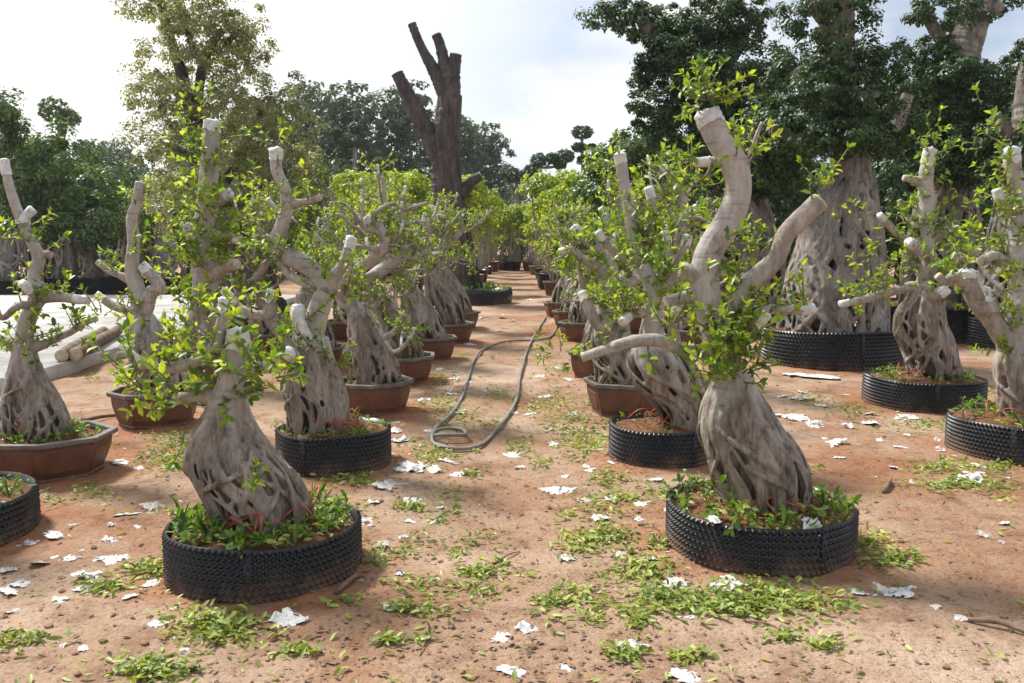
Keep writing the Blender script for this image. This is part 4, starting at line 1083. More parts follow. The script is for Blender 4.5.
banyan('potted_banyan_tree', 'V-trunked banyan with a flat leaf pad beyond the slab, left of the old tree', 100, 24.5, 1.0, .5,
       [(100, 262, 10), (97, 240, 9), (90, 215, 6), (87, 205, 5)], [(245, 90, 112), (262, 86, 116), (282, 82, 122)], [[(98, 245, 7), (106, 220, 6), (109, 205, 5)]], [(98, 200, 30, 9), (120, 196, 18, 8), (78, 198, 18, 9)], 'banyans beyond the white slab', 206, n=20, cross=4, leafn=.8, leaf=.045, lmat='leaf_mid', voxel=.03)
banyan('potted_banyan_tree', 'straight banyan trunk beyond the slab, closest to the old tree', 166, 24, .95, .5,
       [(166, 262, 10), (165, 240, 8), (164, 215, 7), (166, 190, 6)], [(235, 156, 176), (258, 151, 182), (284, 147, 187)], [[(165, 215, 5), (150, 195, 4)]], [(150, 200, 24, 14), (175, 190, 24, 14), (140, 225, 18, 14)], 'banyans beyond the white slab', 207, n=22, cross=6, leafn=.8, leaf=.045, lmat='leaf_mid', voxel=.03)
banyan('potted_banyan_tree', 'root curtain banyan beyond the slab between the V-trunk and the straight trunk', 132, 26, .95, .5,
       [(134, 255, 9), (134, 225, 7)], [(228, 122, 146), (250, 118, 152), (280, 114, 156)], [[(134, 230, 5), (146, 210, 4)]], [(134, 212, 30, 16), (118, 225, 20, 12), (152, 215, 18, 14)], 'banyans beyond the white slab', 208, n=22, cross=6, leafn=.8, leaf=.045, lmat='leaf_mid', voxel=.03)
banyan('potted_banyan_tree', 'root curtain banyan beyond the slab at the far left edge', 8, 22.5, .95, .5,
       [(8, 255, 9), (8, 225, 7)], [(228, -4, 22), (250, -10, 28), (285, -14, 32)], [[(8, 230, 5), (20, 210, 4)]], [(8, 215, 30, 18), (28, 225, 20, 12)], 'banyans beyond the white slab', 209, n=22, cross=6, leafn=.8, leaf=.045, lmat='leaf_mid', voxel=.03)

# topiary trees
TOP = 'cloud-pruned topiary trees in the distance'
def topiary(label, px, Y, trunk, balls, limbs=(), lm='leaf_far'):
    x = gnd_x(px, Y)
    T = Tree('topiary_tree', label, (x, Y, 0), Y, 'topiary tree', TOP)
    tp, tr = T.P(trunk)
    mb = MB(); tube(mb, [np.array([x, Y, -.1])] + tp, [tr[0] * 1.3] + tr, 10, .15, .06); mb.build('trunk', M['banyan'], T.root, T.base)
    k = scale_at(Y)
    for (a, c, r, f) in balls:
        if abs(a - trunk[-1][0]) > 3:
            j = min(range(len(trunk)), key=lambda i: abs(trunk[i][1] - c - r * 1.5))
            T.branch([(trunk[j][0], trunk[j][1], 1.3), ((a + trunk[j][0]) / 2, trunk[j][1] - 1, 1.2), (a, c + r * f * .5, 1.0)], None, leafy=0, matn='banyan', seg=6)
        mb = MB(); clump(mb, at(a, c, Y), (r * k, r * k, r * f * k), int(900 + r * r * 14), .0021 * Y, lumps=160, fill=.1); mb.build('leaf_ball', M[lm], T.root, T.base)
topiary('two-headed round topiary standing tall above the dark bush on the left', 64, 34, [(64, 215, 4), (64, 160, 3.5), (62, 138, 3), (57, 118, 3)], [(54, 110, 14, .85), (67, 118, 12, .7)], lm='leaf_mid')
topiary('single-ball topiary right of the two-headed one', 84, 36, [(84, 215, 3), (84, 165, 2), (84, 155, 2)], [(83, 147, 9, .8), (92, 158, 8, .7)])
topiary('lone small ball topiary beside the old tree', 153, 36, [(154, 220, 3), (154, 180, 2), (153, 162, 2)], [(153, 155, 7, .9)])
topiary('several-balled topiary left of the tall sawn-off trunk', 352, 34, [(352, 225, 3), (354, 180, 2.5), (355, 150, 2), (355, 135, 2)], [(355, 128, 7, .7), (337, 132, 6, .7), (347, 143, 7, .6), (360, 143, 6, .6), (342, 152, 7, .6)])
topiary('low green ball topiary nearest the left side of the sawn-off trunk', 380, 30, [(380, 225, 3), (380, 190, 2), (380, 170, 2)], [(380, 164, 8, .8)], lm='leaf_mid')
topiary('high single-ball topiary above the yellow-green shrubs, near the right row', 583, 40, [(583, 225, 3), (583, 180, 2), (582, 150, 1.6), (582, 138, 1.5)], [(582, 132, 10, .62), (579, 147, 7, .6), (592, 146, 4, .5), (585, 160, 8, .6)])
topiary('rounded topiary group in the middle, low above the yellow-green shrubs', 545, 42, [(545, 225, 3), (545, 190, 2), (540, 168, 1.6)], [(539, 160, 8, .8), (552, 158, 6, .9), (565, 156, 9, .7), (560, 165, 6, .6)])
topiary('dark flat-topped topiary at the far end of the path', 517, 44, [(517, 230, 3), (517, 195, 2), (516, 182, 1.6)], [(509, 174, 10, .8), (523, 177, 8, .8), (531, 170, 7, .8)])

# ================================================================== far forest
FAR = 'far trees closing the view behind the nursery'
def far_proto(kind, label):
    T = Tree('forest_tree', label, (0, 60, 0), 60, 'tree', FAR)
    mb = MB(); tube(mb, [(0, 60, -.2), (.1, 60, 3), (-.1, 60.1, 6), (.1, 60, 9)], [.28, .2, .15, .06], 8, .5, .06); mb.build('trunk', M['dark_bark'], T.root, T.base)
    mb = MB()
    for i in range(13):
        z = 2.6 + 7.6 * (i + .5) / 13; w = 2.6 * math.sin(min(1, .25 + (10.6 - z) / 8) * 1.57)
        a = i * 2.4 + kind
        clump(mb, (w * .55 * math.cos(a), 60 + w * .55 * math.sin(a), z), (1.5, 1.5, 1.15), 1000, .27, lumps=26, fill=.3)
    mb.build('crown', M['leaf_far'], T.root, T.base)
    return T.root
fp = [far_proto(k, 'feathery far tree') for k in range(3)]
spots = [(-7.5, 60, 1.05), (-10.5, 57, 1.0), (-4.3, 63, .95), (-13.5, 61, 1.1), (-2.3, 68, .9), (-16.5, 58, .95), (-31, 60, .72), (-28, 63, .74), (-25, 58, .66), (-35, 60, .78), (-21, 60, .8), (-39, 57, 1.1), (6.5, 62, .55), (10, 66, .7), (14, 60, .8), (19, 62, .9), (25, 60, 1.0), (31, 62, 1.0), (37, 60, 1.1), (3.2, 72, .5), (.2, 76, .55)]
where = ['tallest feathery far tree straight behind the sawn-off trunk', 'feathery far tree left of the sawn-off trunk, over the left row', 'feathery far tree just right of the sawn-off trunk', 'feathery far tree beside the olive crown of the old tree', 'lower far tree at the left end of the open sky gap', 'far tree half hidden by the olive crown', 'hazy far tree behind the two-headed topiary', 'hazy far tree right of the two-headed topiary', 'hazy low far tree between the topiary and the old tree', 'hazy far tree behind the big dark bush', 'low far tree behind the lone ball topiary', 'hazy far tree at the left edge behind the dark bush', 'low far tree behind the high single-ball topiary', 'low far tree behind the bright green bushy tree', 'far tree hidden behind the cloud-pruned banyan', 'far tree behind the gap beside the cloud-pruned banyan', 'far tree behind the huge banyan', 'far tree right of the huge banyan, mostly hidden', 'far tree behind the right edge banyan', 'low far tree at the end of the path on its right', 'lowest far tree at the very end of the path', 'outermost far tree on the left', 'outermost far tree on the right']
for i, (x, y, s) in enumerate(spots):
    o = fp[i] if i < 3 else copy_tree(fp[i % 3])
    o.location = (x, y, 0); o.scale = (s * rnd.uniform(.9, 1.15), s, s); o.rotation_euler.z = rnd.random() * 6.28
    o['label'] = where[i]

def bush_proto(k):
    T = Tree('round_bush', 'bush', (0, 36, 0), 36, 'bush', 'dense round bushes closing the yard')
    mb = MB(); tube(mb, [(0, 36, -.1), (.05, 36, 1.2), (0, 36, 2.6)], [.14, .11, .06], 8, .3, .06); mb.build('trunk', M['dark_bark'], T.root, T.base)
    mb = MB()
    for i in range(9):
        a = i * 2.4 + k; z = .7 + 3.2 * (i + .5) / 9; w = 1.25 * (1 - .6 * (i / 9) ** 2)
        clump(mb, (w * math.cos(a) * .8, 36 + w * math.sin(a) * .8, z), (1.15, 1.15, .95), 850, .17, lumps=26, fill=.3)
    mb.build('crown', M['leaf_mid' if k else 'leaf_far'], T.root, T.base)
    return T.root
bp_ = [bush_proto(0), bush_proto(1)]
bl = ['far left corner', 'far left behind the dark bush tree', 'left behind the topiary', 'left behind the root curtain banyans', 'left behind the V-trunk', 'left behind the straight banyan trunk', 'left behind the lone ball topiary', 'left behind the old tree', 'behind the old tree and second left tree', 'behind the left row', 'left of the sawn-off trunk', 'right beyond the far rows', 'right behind the bright bushy tree', 'right behind the cloud-pruned banyan', 'right behind the low dark tree', 'right behind the huge banyan', 'right behind the slender ficus', 'right behind the smooth root cone', 'far right behind the edge banyan', 'far right corner']
bl += ['left of the end of the path', 'at the very end of the path', 'right of the end of the path', 'second right of the end of the path', 'second left of the end of the path', 'under the high single-ball topiary']
bx_ = [-26.5, -23.6, -21.2, -18.8, -16.6, -14.4, -12.4, -10.6, -8.8, -7.6, -6.4, 6.8, 8.6, 10.4, 12.4, 14.5, 16.7, 19, 21.5, 24.2, -1.8, .6, 2.9, 5.2, -4.2, 7.6]
for i, x in enumerate(bx_):
    o = bp_[i] if i < 2 else copy_tree(bp_[rnd.randint(0, 1)])
    s = rnd.uniform(.9, 1.25) * (1 if abs(x) > 9 else .85); o.scale = (s * 1.15, s, s); o.location = (x, rnd.uniform(31, 37) if i < 20 else rnd.uniform(55, 58), 0); o.rotation_euler.z = rnd.random() * 6
    o['label'] = 'dense round green bush, ' + bl[i]

# ================================================================== yellow-green shrubs in pots at the end of the path
SHR = 'yellow-green shrubs in pots along the far path'
def shrub_proto(k):
    T = Tree('potted_shrub', 'shrub', (0, 30, 0), 30, 'shrub', SHR)
    mb = MB(); c = T.base; aa = np.arange(20) / 20 * 6.283
    rg = lambda f, z: np.column_stack([c[0] + f * np.cos(aa), c[1] + f * np.sin(aa), np.full(20, z)])
    loft(mb, [rg(.36, 0), rg(.44, .36), rg(.47, .37), rg(.47, .42), rg(.43, .42), rg(.42, .34)], cap1=True); mb.build('pot', M['black' if k % 2 == 0 else 'clay'], T.root, T.base)
    rg2 = random.Random(k)
    for s in range(7):
        a = s / 7 * 6.283; q = [np.array([c[0] + .16 * math.cos(a), c[1] + .16 * math.sin(a), .3])]
        for j in range(4):
            q.append(q[-1] + np.array([rg2.gauss(.03 * math.cos(a), .08), rg2.gauss(.03 * math.sin(a), .08), .62]))
        m2 = MB(); tube(m2, q, [.04, .035, .03, .026, .02], 6, .2, .08); m2.build('stem', M['bark'], T.root, T.base)
        clump(T.fol, q[-1], (.36, .36, .34), 240, .13, lumps=14, fill=.3)
        clump(T.fol, q[-2] + np.array([rg2.gauss(0, .2), rg2.gauss(0, .2), 0]), (.30, .30, .25), 130, .12, lumps=10, fill=.3)
        if s % 2: clump(T.fol, q[-3] + np.array([rg2.gauss(0, .2), rg2.gauss(0, .2), 0]), (.22, .22, .2), 60, .11, lumps=8, fill=.3)
    T.fol.build('foliage', M['leaf_yellow'], T.root, T.base)
    return T.root
sp = [shrub_proto(k) for k in range(4)]
i = 0
ordn = ['nearest', 'second', 'third', 'fourth', 'fifth', 'sixth', 'seventh', 'eighth', 'ninth', 'tenth']
for row, (x0, x1, y0, y1, n, s0, txt) in enumerate(((-1.35, -1.0, 24.5, 48, 9, .95, 'yellow-green shrub from the camera in the row left of the far path'), (-3.0, -3.0, 25.5, 49, 8, 1.08, 'yellow-green shrub from the camera in the row behind the left far row'), (1.3, 1.15, 23.5, 48, 9, 1.0, 'yellow-green shrub from the camera in the row right of the far path'), (2.9, 3.0, 21.5, 49, 10, 1.12, 'yellow-green shrub from the camera in the row behind the right far row'), (4.6, 4.9, 24, 50, 9, 1.2, 'yellow-green shrub from the camera in the outermost right far row'), (-4.8, -5, 27, 50, 7, 1.15, 'yellow-green shrub from the camera in the outermost left far row'), (-1.3, 2.2, 41.5, 40, 6, .92, 'yellow-green shrub from the left in the row closing the end of the path'))):
    for k in range(n):
        t = k / max(1, n - 1)
        o = sp[i] if i < 4 else copy_tree(sp[i % 4])
        o.location = (x0 + (x1 - x0) * t + rnd.uniform(-.15, .15), y0 + (y1 - y0) * t + rnd.uniform(-.4, .4), 0)
        o.rotation_euler.z = rnd.random() * 6.28
        s = s0 * rnd.uniform(.85, 1.12); o.scale = (s, s, s)
        o['label'] = ordn[k] + ' ' + txt
        i += 1

# ================================================================== concrete slab, logs, crate, hose
#@@GROUND
xs_ = np.r_[-400, -200, -100, -60, -40, -28, -20, -15, -12, -10, -8.5, np.linspace(-7.4, -4.2, 40), np.linspace(-4.1, 4.6, 260), np.linspace(4.7, 7.4, 30), 8.5, 10, 12, 15, 20, 28, 40, 60, 100, 200, 400]
ys_ = np.r_[-60, -20, -5, 0, 1, 2, np.linspace(2.6, 8.5, 210), np.linspace(8.6, 16, 110), np.linspace(16.3, 30, 60), 32, 35, 38, 42, 46, 50, 56, 64, 80, 120, 200, 400, 900]
ng = len(xs_) * len(ys_)
V = np.zeros((ng, 3)); k = 0; red = np.zeros(ng, np.float32)
for y in ys_:
    for x in xs_:
        V[k] = (x, y, gh(x, y)); 
        if y < 30 and abs(x) < 8:
            m_ = 0
            for (a, b_, r) in POTS:
                d = math.hypot(x - a, y - b_) - r
                if d < .5: m_ = max(m_, math.exp(-max(0, d) ** 2 / .05))
            red[k] = m_ * min(1, max(0, .75 + .9 * noise.noise((x * 2.4, y * 2.4, 5)) + .4 * noise.noise((x * 7, y * 7, 2))))
        k += 1
nx = len(xs_)
ii, jj = np.meshgrid(np.arange(len(ys_) - 1), np.arange(nx - 1), indexing='ij')
q = np.stack([ii * nx + jj, ii * nx + jj + 1, (ii + 1) * nx + jj + 1, (ii + 1) * nx + jj], -1).reshape(-1, 4)
mb = MB(); mb.add(V, q)
g = mb.build('ground', M['ground']); tag(g, 'bare red-brown earth of the nursery yard with a trodden path', 'ground', kind='structure')
at_ = g.data.attributes.new('red_earth', 'FLOAT', 'POINT'); at_.data.foreach_set('value', red)

mb = MB()
box(mb, (-10.1, 15.2, .03), (10.0, 12.6, .26), 0, bev=.012)
tag(mb.build('concrete_slab', M['concrete']), 'raised white concrete pavement on the left', 'pavement', kind='structure')

def log(label, p0, p1, r):
    p0, p1 = np.array(p0), np.array(p1); c = (p0 + p1) / 2
    root = empty('log', c, label, 'log', 'sawn logs lying on the white slab')
    mb = MB(); P, rr = tube(mb, [p0, p0 * .7 + p1 * .3 + np.array([0, 0, .01]), p0 * .3 + p1 * .7, p1], [r, r * .96, r * .95, r * .9], 14, .1, .06); mb.build('bark', M['log'], root, c)
    for A in (P, P[::-1]):
        w = MB(); cut_face(w, A, rr if A is P else rr[::-1]); w.build('sawn_end', M['wood'], root, c)
z = .16
a0, a1 = gnd(62, 362, z), gnd(104, 336, z); log('left log of the pair lying on the white slab', a0 + [0, 0, .075], a1 + [0, 0, .07], .075)
a0, a1 = gnd(76, 361, z), gnd(118, 335, z); log('right log of the pair lying on the white slab', a0 + [0, 0, .075], a1 + [0, 0, .07], .078)

def crate(label, px, py, sx, sy, h, rz):
    c = gnd(px, py); c[2] = gh(c[0], c[1])
    root = empty('brick_stack', c, label, 'bricks')
    for k, (dx, dy, dz, r) in enumerate(((-.13, 0, .05, 0), (.13, .02, .05, .1), (0, .14, .05, 1.5), (-.02, .03, .15, .25), (.16, .1, .15, 1.2), (.02, .03, .25, .6))):
        mb = MB(); ca, sa = math.cos(rz), math.sin(rz)
        box(mb, (c[0] + dx * ca - dy * sa, c[1] + dx * sa + dy * ca, c[2] + dz), (.23, .11, .095), rz + r, bev=.006); mb.build('brick', M['brick'], root, c)
crate('small stack of dusty bricks between the slab and the tall grey trunk', 192, 362, .4, .3, .2, .3)

# hose loop on the path
hp = [(560, 319), (553, 336), (540, 341.5), (520, 341), (500, 343), (482, 351), (474, 362), (468, 380), (462, 398), (452, 414), (438, 427), (431, 436), (440, 441), (455, 440), (466, 438.5), (462, 434), (448, 433), (434, 437), (433, 444), (446, 449), (464, 448.5), (482, 443), (494, 430), (508, 415), (517, 398), (520, 378), (526, 355), (533, 340), (540, 328), (546, 318)]
pts = []
for i, p in enumerate(hp):
    w = gnd(*p); w[2] = gh(w[0], w[1]) + .022 + (.035 if 12 <= i <= 17 else 0); pts.append(w)
mb = MB(); tube(mb, pts, [.0145] * len(pts), 8, .05)
tag(mb.build('hose', M['hose']), 'grey rubber garden hose lying in a long loop on the path', 'hose')

# ================================================================== litter: white plastic scraps
def scrap_mesh(k, flat=.25):
    rg = np.random.default_rng(500 + k); n = 13
    u = np.linspace(-.5, .5, n); X, Yy = np.meshgrid(u, u); mb = MB()
    o1, o2 = rg.random(3) * 40, rg.random(3) * 40
    V = []
    for i in range(n):
        for j in range(n):
            x, y = X[i, j], Yy[i, j]
            f = 1 + .5 * noise.noise((math.atan2(y, x) * 1.1 + o1[0], o1[1], 0))
            fold = noise.noise((x * 4 + o2[0], y * 4, o2[1])); fold2 = noise.noise((x * 9 + o2[0], y * 9, o2[2]))
            V.append((x * f + .16 * fold, y * f * (.62 + .2 * rg.random()) + .16 * noise.noise((x * 4, y * 4 + o1[2], 7)), max(.012, flat * (.35 + .9 * fold + .55 * fold2) * max(0, 1.15 - 1.9 * max(abs(x), abs(y)) * .9))))
    ii, jj = np.meshgrid(np.arange(n - 1), np.arange(n - 1), indexing='ij')
    q = np.stack([ii * n + jj, ii * n + jj + 1, (ii + 1) * n + jj + 1, (ii + 1) * n + jj], -1).reshape(-1, 4)
    keep = rg.random(len(q)) > .02
    ed = np.zeros(len(q), bool).reshape(n - 1, n - 1); ed[0, :] = ed[-1, :] = ed[:, 0] = ed[:, -1] = True
    keep &= ~(ed.ravel() & (rg.random(len(q)) < .45))
    mb.add(np.array(V), q[keep])
    return mb.mesh('plastic_scrap', M['scrap'], smooth=True)
SM = [scrap_mesh(k, .13 + .07 * (k % 4)) for k in range(9)]
def scrap(px, py, size, label, group, z=None, me=None):
    w = gnd(px, py, 0 if z is None else z)
    o = bpy.data.objects.new('plastic_scrap', me or rnd.choice(SM)); COL.objects.link(o)
    Yd = w[1]; s = size * .95 * Yd / F
    o.location = (w[0], w[1], (gh(w[0], w[1]) + .003 - rnd.uniform(0, .004)) if z is None else z)
    o.scale = (s, s * 1.1, s * rnd.uniform(.6, 1.0)); o.rotation_euler = (rnd.gauss(0, .12), rnd.gauss(0, .12), rnd.random() * 6.28)
    tag(o, label, 'litter', group)
    return o
BIG = 'larger white plastic scraps on the earth'
for px, py, s, lb in ((288, 622, 40, 'big crumpled white plastic bundle in front of the front left pot'), (160, 624, 26, 'crumpled white plastic scrap left of the front left pot, at its foot'), (410, 469, 38, 'large white plastic scrap right of the second left pot, farther of two'), (388, 487, 36, 'large white plastic scrap right of the second left pot, nearer of two'),
                      (679, 589, 40, 'crumpled white plastic wad at the left foot of the front right pot'), (729, 586, 38, 'grey-white plastic wad against the front right pot, near its middle'), (893, 593, 44, 'ragged white plastic right of the front right pot'), (857, 594, 20, 'small white plastic piece by the right foot of the front right pot'),
                      (628, 648, 34, 'white plastic scrap on clipped leaves near the bottom right of the path'), (512, 667, 40, 'ragged white plastic scrap in the middle of the bottom edge'), (683, 676, 34, 'white plastic scrap cut by the bottom edge, right of the path'), (503, 637, 24, 'thin white strip upright in the near path, left of a twin strip'), (527, 628, 24, 'thin white strip in the near path, right of a twin strip'),
                      (568, 555, 24, 'white plastic scrap left of the clipped leaves in the near path'), (905, 417, 28, 'white plastic scrap under the slender ficus pot'), (976, 467, 28, 'white plastic scrap left of the right edge pot, farther of two'), (966, 485, 30, 'white plastic scrap left of the right edge pot, nearer of two'), (88, 577, 34, 'largest white plastic scrap between the left edge pot and the front left pot')):
    scrap(px, py, s, lb, BIG)
o = scrap(812, 376, 62, 'flat grey-white sheet lying in front of the widest banyan pot', BIG, me=SM[0]); o.scale[2] *= .35
o = scrap(810, 525, 26, 'white plastic rag draped over the rim of the front right pot', BIG, z=.235); o.rotation_euler = (.7, .15, .3); o.location.y -= .02
scrap(714, 519, 18, 'small white plastic rag on the soil of the front right pot', BIG, z=.245)
areas = {'small white plastic scraps on the earth right of the front right pot': [(794, 417, 34), (815, 426, 24), (833, 444, 28), (849, 426, 22), (866, 413, 18), (869, 422, 24), (944, 489, 24), (973, 478, 26), (800, 400, 24), (840, 460, 14), (895, 470, 14), (985, 535, 20), (1005, 525, 14), (960, 617, 18), (820, 405, 16), (780, 398, 14), (900, 450, 16), (880, 440, 12), (940, 452, 12)],
         'small white plastic scraps on the earth left of the front left pot': [(121, 464, 22), (127, 516, 26), (154, 508, 28), (189, 513, 20), (57, 536, 32), (40, 563, 30), (7, 569, 24), (9, 589, 28), (114, 560, 28), (82, 588, 20), (130, 598, 22), (154, 585, 22), (22, 582, 22), (98, 560, 16), (70, 560, 18), (140, 470, 14), (60, 600, 16), (110, 542, 18), (165, 560, 14), (30, 545, 14), (8, 610, 14), (85, 645, 16), (185, 650, 12)],
         'small white plastic scraps along the left side of the path': [(401, 440, 24), (414, 503, 24), (366, 524, 24), (436, 520, 16), (380, 548, 18), (445, 460, 16), (458, 473, 18), (456, 412, 16), (450, 394, 14), (432, 470, 20), (390, 610, 18), (395, 430, 18), (425, 400, 14), (440, 370, 12), (470, 345, 12), (455, 380, 12), (400, 575, 12), (385, 460, 14), (410, 520, 12), (372, 505, 14), (430, 430, 12)],
         'small white plastic scraps along the right side of the path': [(513, 451, 20), (560, 490, 26), (548, 487, 18), (600, 520, 20), (585, 500, 16), (540, 375, 14), (545, 395, 16), (530, 412, 16), (555, 440, 16), (610, 500, 16), (640, 505, 18), (590, 470, 14), (538, 355, 12), (500, 330, 10), (530, 300, 8), (620, 555, 14), (650, 560, 16), (575, 415, 14), (570, 380, 14), (565, 665, 16), (690, 620, 12), (668, 510, 14), (655, 480, 18), (500, 298, 9), (514, 320, 9), (480, 318, 9)]}
for lb, lst in areas.items():
    lst = lst + [(p + rnd.gauss(0, 26), q + rnd.gauss(0, 11), rnd.uniform(5, 12)) for p, q, _ in lst if rnd.random() < .75]
    for px, py, s in lst:
        scrap(px, py, s, lb.replace('scraps', 'scrap'), lb)

# sticks
def stick(label, a, b_, r, k=0):
    p0, p1 = gnd(*a), gnd(*b_)
    for p in (p0, p1): p[2] = gh(p[0], p[1]) + r * .9
    md = (p0 + p1) / 2 + np.array([.01, .015, .012]); c = (p0 + p1) / 2
    mb = MB(); tube(mb, [p0, md, p1], [r, r * .9, r * .6], 8, .03, .12)
    o = mb.build('stick', M['stick'], None, c); o.location = c
    tag(o, label, 'stick', 'sticks lying on the earth')
stick('dark red-brown stick lying at the bottom right', (968, 619), (1030, 632), .012)
stick('short grey stick at the right foot of the front left pot', (336, 597), (358, 579), .012)
stick('thin stick beside white strips in the near left path', (428, 622), (420, 655), .004)
stick('bent twig lying below the front right pot', (745, 622), (790, 638), .005)
stick('pale twig on the earth left of the right edge pot', (884, 496), (891, 484), .016)
stick('pale stick lying beside the outer left clay pot', (76, 425), (118, 418), .02)
stick('thin dark twig in the middle of the near path', (495, 560), (520, 548), .004)

# clipped leaves on the earth (nobody could count them)
mb = MB()
patches = [(218, 628, 46, 16, 260), (150, 668, 42, 12, 130), (345, 478, 26, 8, 80), (150, 572, 24, 9, 90), (105, 588, 22, 8, 70), (170, 460, 34, 16, 210), (178, 440, 30, 10, 120), (95, 495, 20, 8, 40), (575, 425, 40, 18, 240), (590, 440, 30, 10, 90), (600, 538, 38, 12, 150), (640, 572, 36, 14, 150), (760, 602, 82, 17, 520), (700, 610, 50, 10, 130), (660, 598, 30, 12, 100), (868, 545, 30, 10, 90), (900, 560, 22, 7, 60), (885, 565, 20, 6, 40), (960, 490, 56, 8, 210), (945, 470, 40, 8, 130), (930, 425, 44, 8, 120), (810, 400, 26, 8, 70), (850, 410, 24, 8, 70), (476, 571, 15, 3.5, 60), (555, 400, 34, 14, 140), (440, 520, 10, 3, 20), (440, 380, 24, 10, 110), (445, 405, 24, 12, 110), (430, 455, 26, 12, 100), (410, 508, 16, 4, 50), (465, 415, 20, 10, 60), (520, 440, 14, 6, 40), (540, 460, 14, 6, 30), (560, 370, 22, 12, 110), (545, 350, 16, 10, 80), (540, 330, 12, 8, 60), (430, 350, 12, 8, 40), (445, 330, 16, 8, 60), (400, 610, 16, 6, 40), (420, 640, 10, 3, 14), (390, 640, 16, 4, 30), (300, 648, 24, 6, 40), (625, 655, 18, 5, 55), (825, 648, 20, 5, 30), (800, 470, 20, 6, 40), (60, 480, 20, 6, 30), (380, 560, 20, 10, 40), (620, 500, 24, 8, 60), (1000, 470, 20, 6, 60), (660, 545, 20, 6, 40), (690, 660, 20, 5, 40), (20, 640, 30, 10, 50), (560, 600, 12, 4, 20), (545, 600, 10, 3, 14), (640, 625, 20, 8, 30), (780, 640, 24, 5, 24), (330, 560, 0, 0, 0), (500, 395, 16, 8, 30), (490, 420, 10, 6, 20), (610, 480, 20, 10, 60)]
cnt = [(px, py, rx, ry) for px, py, rx, ry, n in patches for _ in range(int(n * 1.7))]
cnt += [(rnd.uniform(0, 1024), rnd.uniform(320, 690), 3, 2) for _ in range(700)]
for _ in range(90):
    a_, b_ = rnd.choice([rnd.gauss(450, 60), rnd.gauss(590, 50), rnd.uniform(0, 1024)]), rnd.uniform(330, 620)
    cnt += [(a_, b_, 5 + (b_ - 300) * .06, 2 + (b_ - 300) * .02)] * rnd.randint(8, 45)
P, D, U, Sz = [], [], [], []
for px, py, rx, ry in cnt:
    w = gnd(px + rx * rnd.gauss(0, .52), py + ry * rnd.gauss(0, .52))
    if any(math.hypot(w[0] - a, w[1] - b_) < r for a, b_, r in POTS): continue
    w[2] = gh(w[0], w[1]) + abs(rnd.gauss(.008, .012))
    a = rnd.random() * 6.283
    P.append(w); D.append((math.cos(a), math.sin(a), rnd.gauss(.1, .32))); U.append((rnd.gauss(0, .6), rnd.gauss(0, .6), 1)); Sz.append(rnd.uniform(.026, .056))
leaves(mb, P, D, U, np.array(Sz), True, width=.8)
tag(mb.build('leaf_litter', M['litter']), 'clipped green leaves strewn in patches over the earth', 'leaf litter', kind='stuff')

# crumbs of earth and small stones
mb = MB()
ico = np.array([(0, 0, 1), (.89, 0, .45), (.28, .85, .45), (-.72, .53, .45), (-.72, -.53, .45), (.28, -.85, .45), (.72, .53, -.45), (-.28, .85, -.45), (-.89, 0, -.45), (-.28, -.85, -.45), (.72, -.53, -.45), (0, 0, -1)])
icf = np.array([(0, 1, 2), (0, 2, 3), (0, 3, 4), (0, 4, 5), (0, 5, 1), (1, 6, 2), (2, 7, 3), (3, 8, 4), (4, 9, 5), (5, 10, 1), (2, 6, 7), (3, 7, 8), (4, 8, 9), (5, 9, 10), (1, 10, 6), (6, 11, 7), (7, 11, 8), (8, 11, 9), (9, 11, 10), (10, 11, 6)])
for _ in range(2600):
    if rnd.random() < .35 and POTS:
        a, b_, r = rnd.choice(POTS[:10]); an = rnd.random() * 6.283; d = r + abs(rnd.gauss(.02, .16)); w = np.array([a + d * math.cos(an), b_ + d * math.sin(an), 0])
    else:
        w = gnd(rnd.uniform(-10, 1034), 330 + 365 * rnd.random() ** .8)
    s = rnd.uniform(.002, .007) if rnd.random() < .95 else rnd.uniform(.008, .02)
    w[2] = gh(w[0], w[1]) + s * .25
    mb.add(w + ico * s * (.7 + .6 * nr.random((12, 1))) * np.array([1, 1, .65]), None, icf)
tag(mb.build('soil_clods', M['clod'], smooth=False), 'crumbs of red earth and small stones scattered on the ground', 'soil', kind='stuff')

# bits of bark and dry leaf on the path
mb = MB(); P, D, U, Sz = [], [], [], []
for _ in range(2600):
    w = gnd(rnd.gauss(520, 220), 330 + 365 * rnd.random() ** .8)
    if any(math.hypot(w[0] - a, w[1] - b_) < r for a, b_, r in POTS): continue
    w[2] = gh(w[0], w[1]) + .006; a = rnd.random() * 6.283
    P.append(w); D.append((math.cos(a), math.sin(a), rnd.gauss(0, .1))); U.append((rnd.gauss(0, .3), rnd.gauss(0, .3), 1)); Sz.append(rnd.uniform(.01, .038))
leaves(mb, P, D, U, np.array(Sz), True)
tag(mb.build('dry_leaf_crumbs', M['stick']), 'brown dry leaf crumbs and bark bits scattered on the path', 'leaf litter', kind='stuff')

#@@SKY
mb = MB(); box(mb, (0, 40, 9.0), (240, 150, 21))
m, nt = mat('thin_haze'); pv = N(nt, 'ShaderNodeVolumePrincipled'); pv.inputs['Density'].default_value = .0005; pv.inputs['Color'].default_value = (.93, .96, 1, 1); pv.inputs['Anisotropy'].default_value = .3
o = N(nt, 'ShaderNodeOutputMaterial'); L(nt, pv.outputs[0], o.inputs['Volume'])
tag(mb.build('haze', m, smooth=False), 'thin bright haze in the air over the nursery', 'haze', kind='stuff')

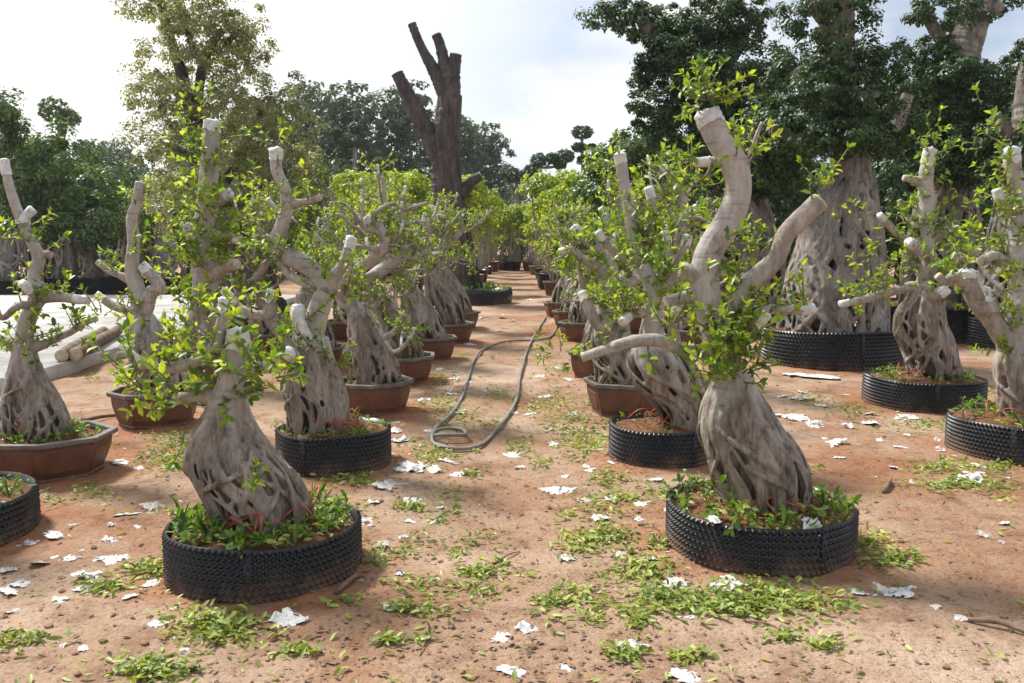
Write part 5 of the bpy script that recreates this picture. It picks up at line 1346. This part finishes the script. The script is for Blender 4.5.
# ================================================================== light
SUN_DIR = Vector((-.50, .36, .80)).normalized()            # towards the sun: high, left and a little ahead
sd = bpy.data.lights.new('sun', 'SUN'); sd.energy = 4.5; sd.angle = R(9); sd.color = (1, .965, .915)
so = bpy.data.objects.new('sun', sd); COL.objects.link(so)
so.rotation_euler = SUN_DIR.to_track_quat('Z', 'Y').to_euler()
W = bpy.data.worlds.new('World'); S.world = W; W.use_nodes = True
nt = W.node_tree; nt.nodes.clear()
sky = N(nt, 'ShaderNodeTexSky', sky_type='NISHITA'); sky.sun_disc = False
sky.sun_elevation = math.asin(SUN_DIR.z); sky.sun_rotation = math.atan2(SUN_DIR.x, SUN_DIR.y)
sky.dust_density = 2.0
bg1 = N(nt, 'ShaderNodeBackground'); bg1.inputs[1].default_value = .11; L(nt, sky.outputs[0], bg1.inputs[0])
tc = N(nt, 'ShaderNodeTexCoord'); mp = N(nt, 'ShaderNodeMapping'); mp.inputs['Scale'].default_value = (1, 1, 2.6); mp.inputs['Location'].default_value = (3.3, .7, .2)
L(nt, tc.outputs['Generated'], mp.inputs[0])
n1 = noise_tex(nt, 2.6, 7, .55, mp.outputs[0], .25)
cov = ramp(nt, [(.34, (0, 0, 0)), (.50, (1, 1, 1))]); L(nt, n1.outputs[0], cov.inputs[0])
n2 = noise_tex(nt, 3.6, 6, .5, mp.outputs[0], .2)
cc = ramp(nt, [(.36, (.56, .66, .82)), (.52, (.90, .95, 1.03)), (.66, (1.2, 1.2, 1.18))]); L(nt, n2.outputs[0], cc.inputs[0])
# cloud thins and brightens towards the sun
dt = N(nt, 'ShaderNodeVectorMath', operation='DOT_PRODUCT'); L(nt, tc.outputs['Generated'], dt.inputs[0]); dt.inputs[1].default_value = Vector((-.50, .72, .48)).normalized()
gl = N(nt, 'ShaderNodeMapRange'); gl.inputs['From Min'].default_value = .62; gl.inputs['From Max'].default_value = .93; L(nt, dt.outputs['Value'], gl.inputs['Value'])
cl = mixc(nt, gl.outputs[0], cc.outputs[0], (1.35, 1.33, 1.28))
mxv = N(nt, 'ShaderNodeMath', operation='MAXIMUM'); L(nt, cov.outputs[0], mxv.inputs[0]); L(nt, gl.outputs[0], mxv.inputs[1])
bg2 = N(nt, 'ShaderNodeBackground'); bg2.inputs[1].default_value = .64; L(nt, cl, bg2.inputs[0])
mx = N(nt, 'ShaderNodeMixShader'); L(nt, mxv.outputs[0], mx.inputs[0]); L(nt, bg1.outputs[0], mx.inputs[1]); L(nt, bg2.outputs[0], mx.inputs[2])
wo = N(nt, 'ShaderNodeOutputWorld'); L(nt, mx.outputs[0], wo.inputs[0])

S.view_settings.view_transform = 'Standard'
S.view_settings.look = 'None'
S.view_settings.exposure = 0.58
S.view_settings.gamma = 1.0
S.cycles.max_bounces = 8
S.cycles.transparent_max_bounces = 8
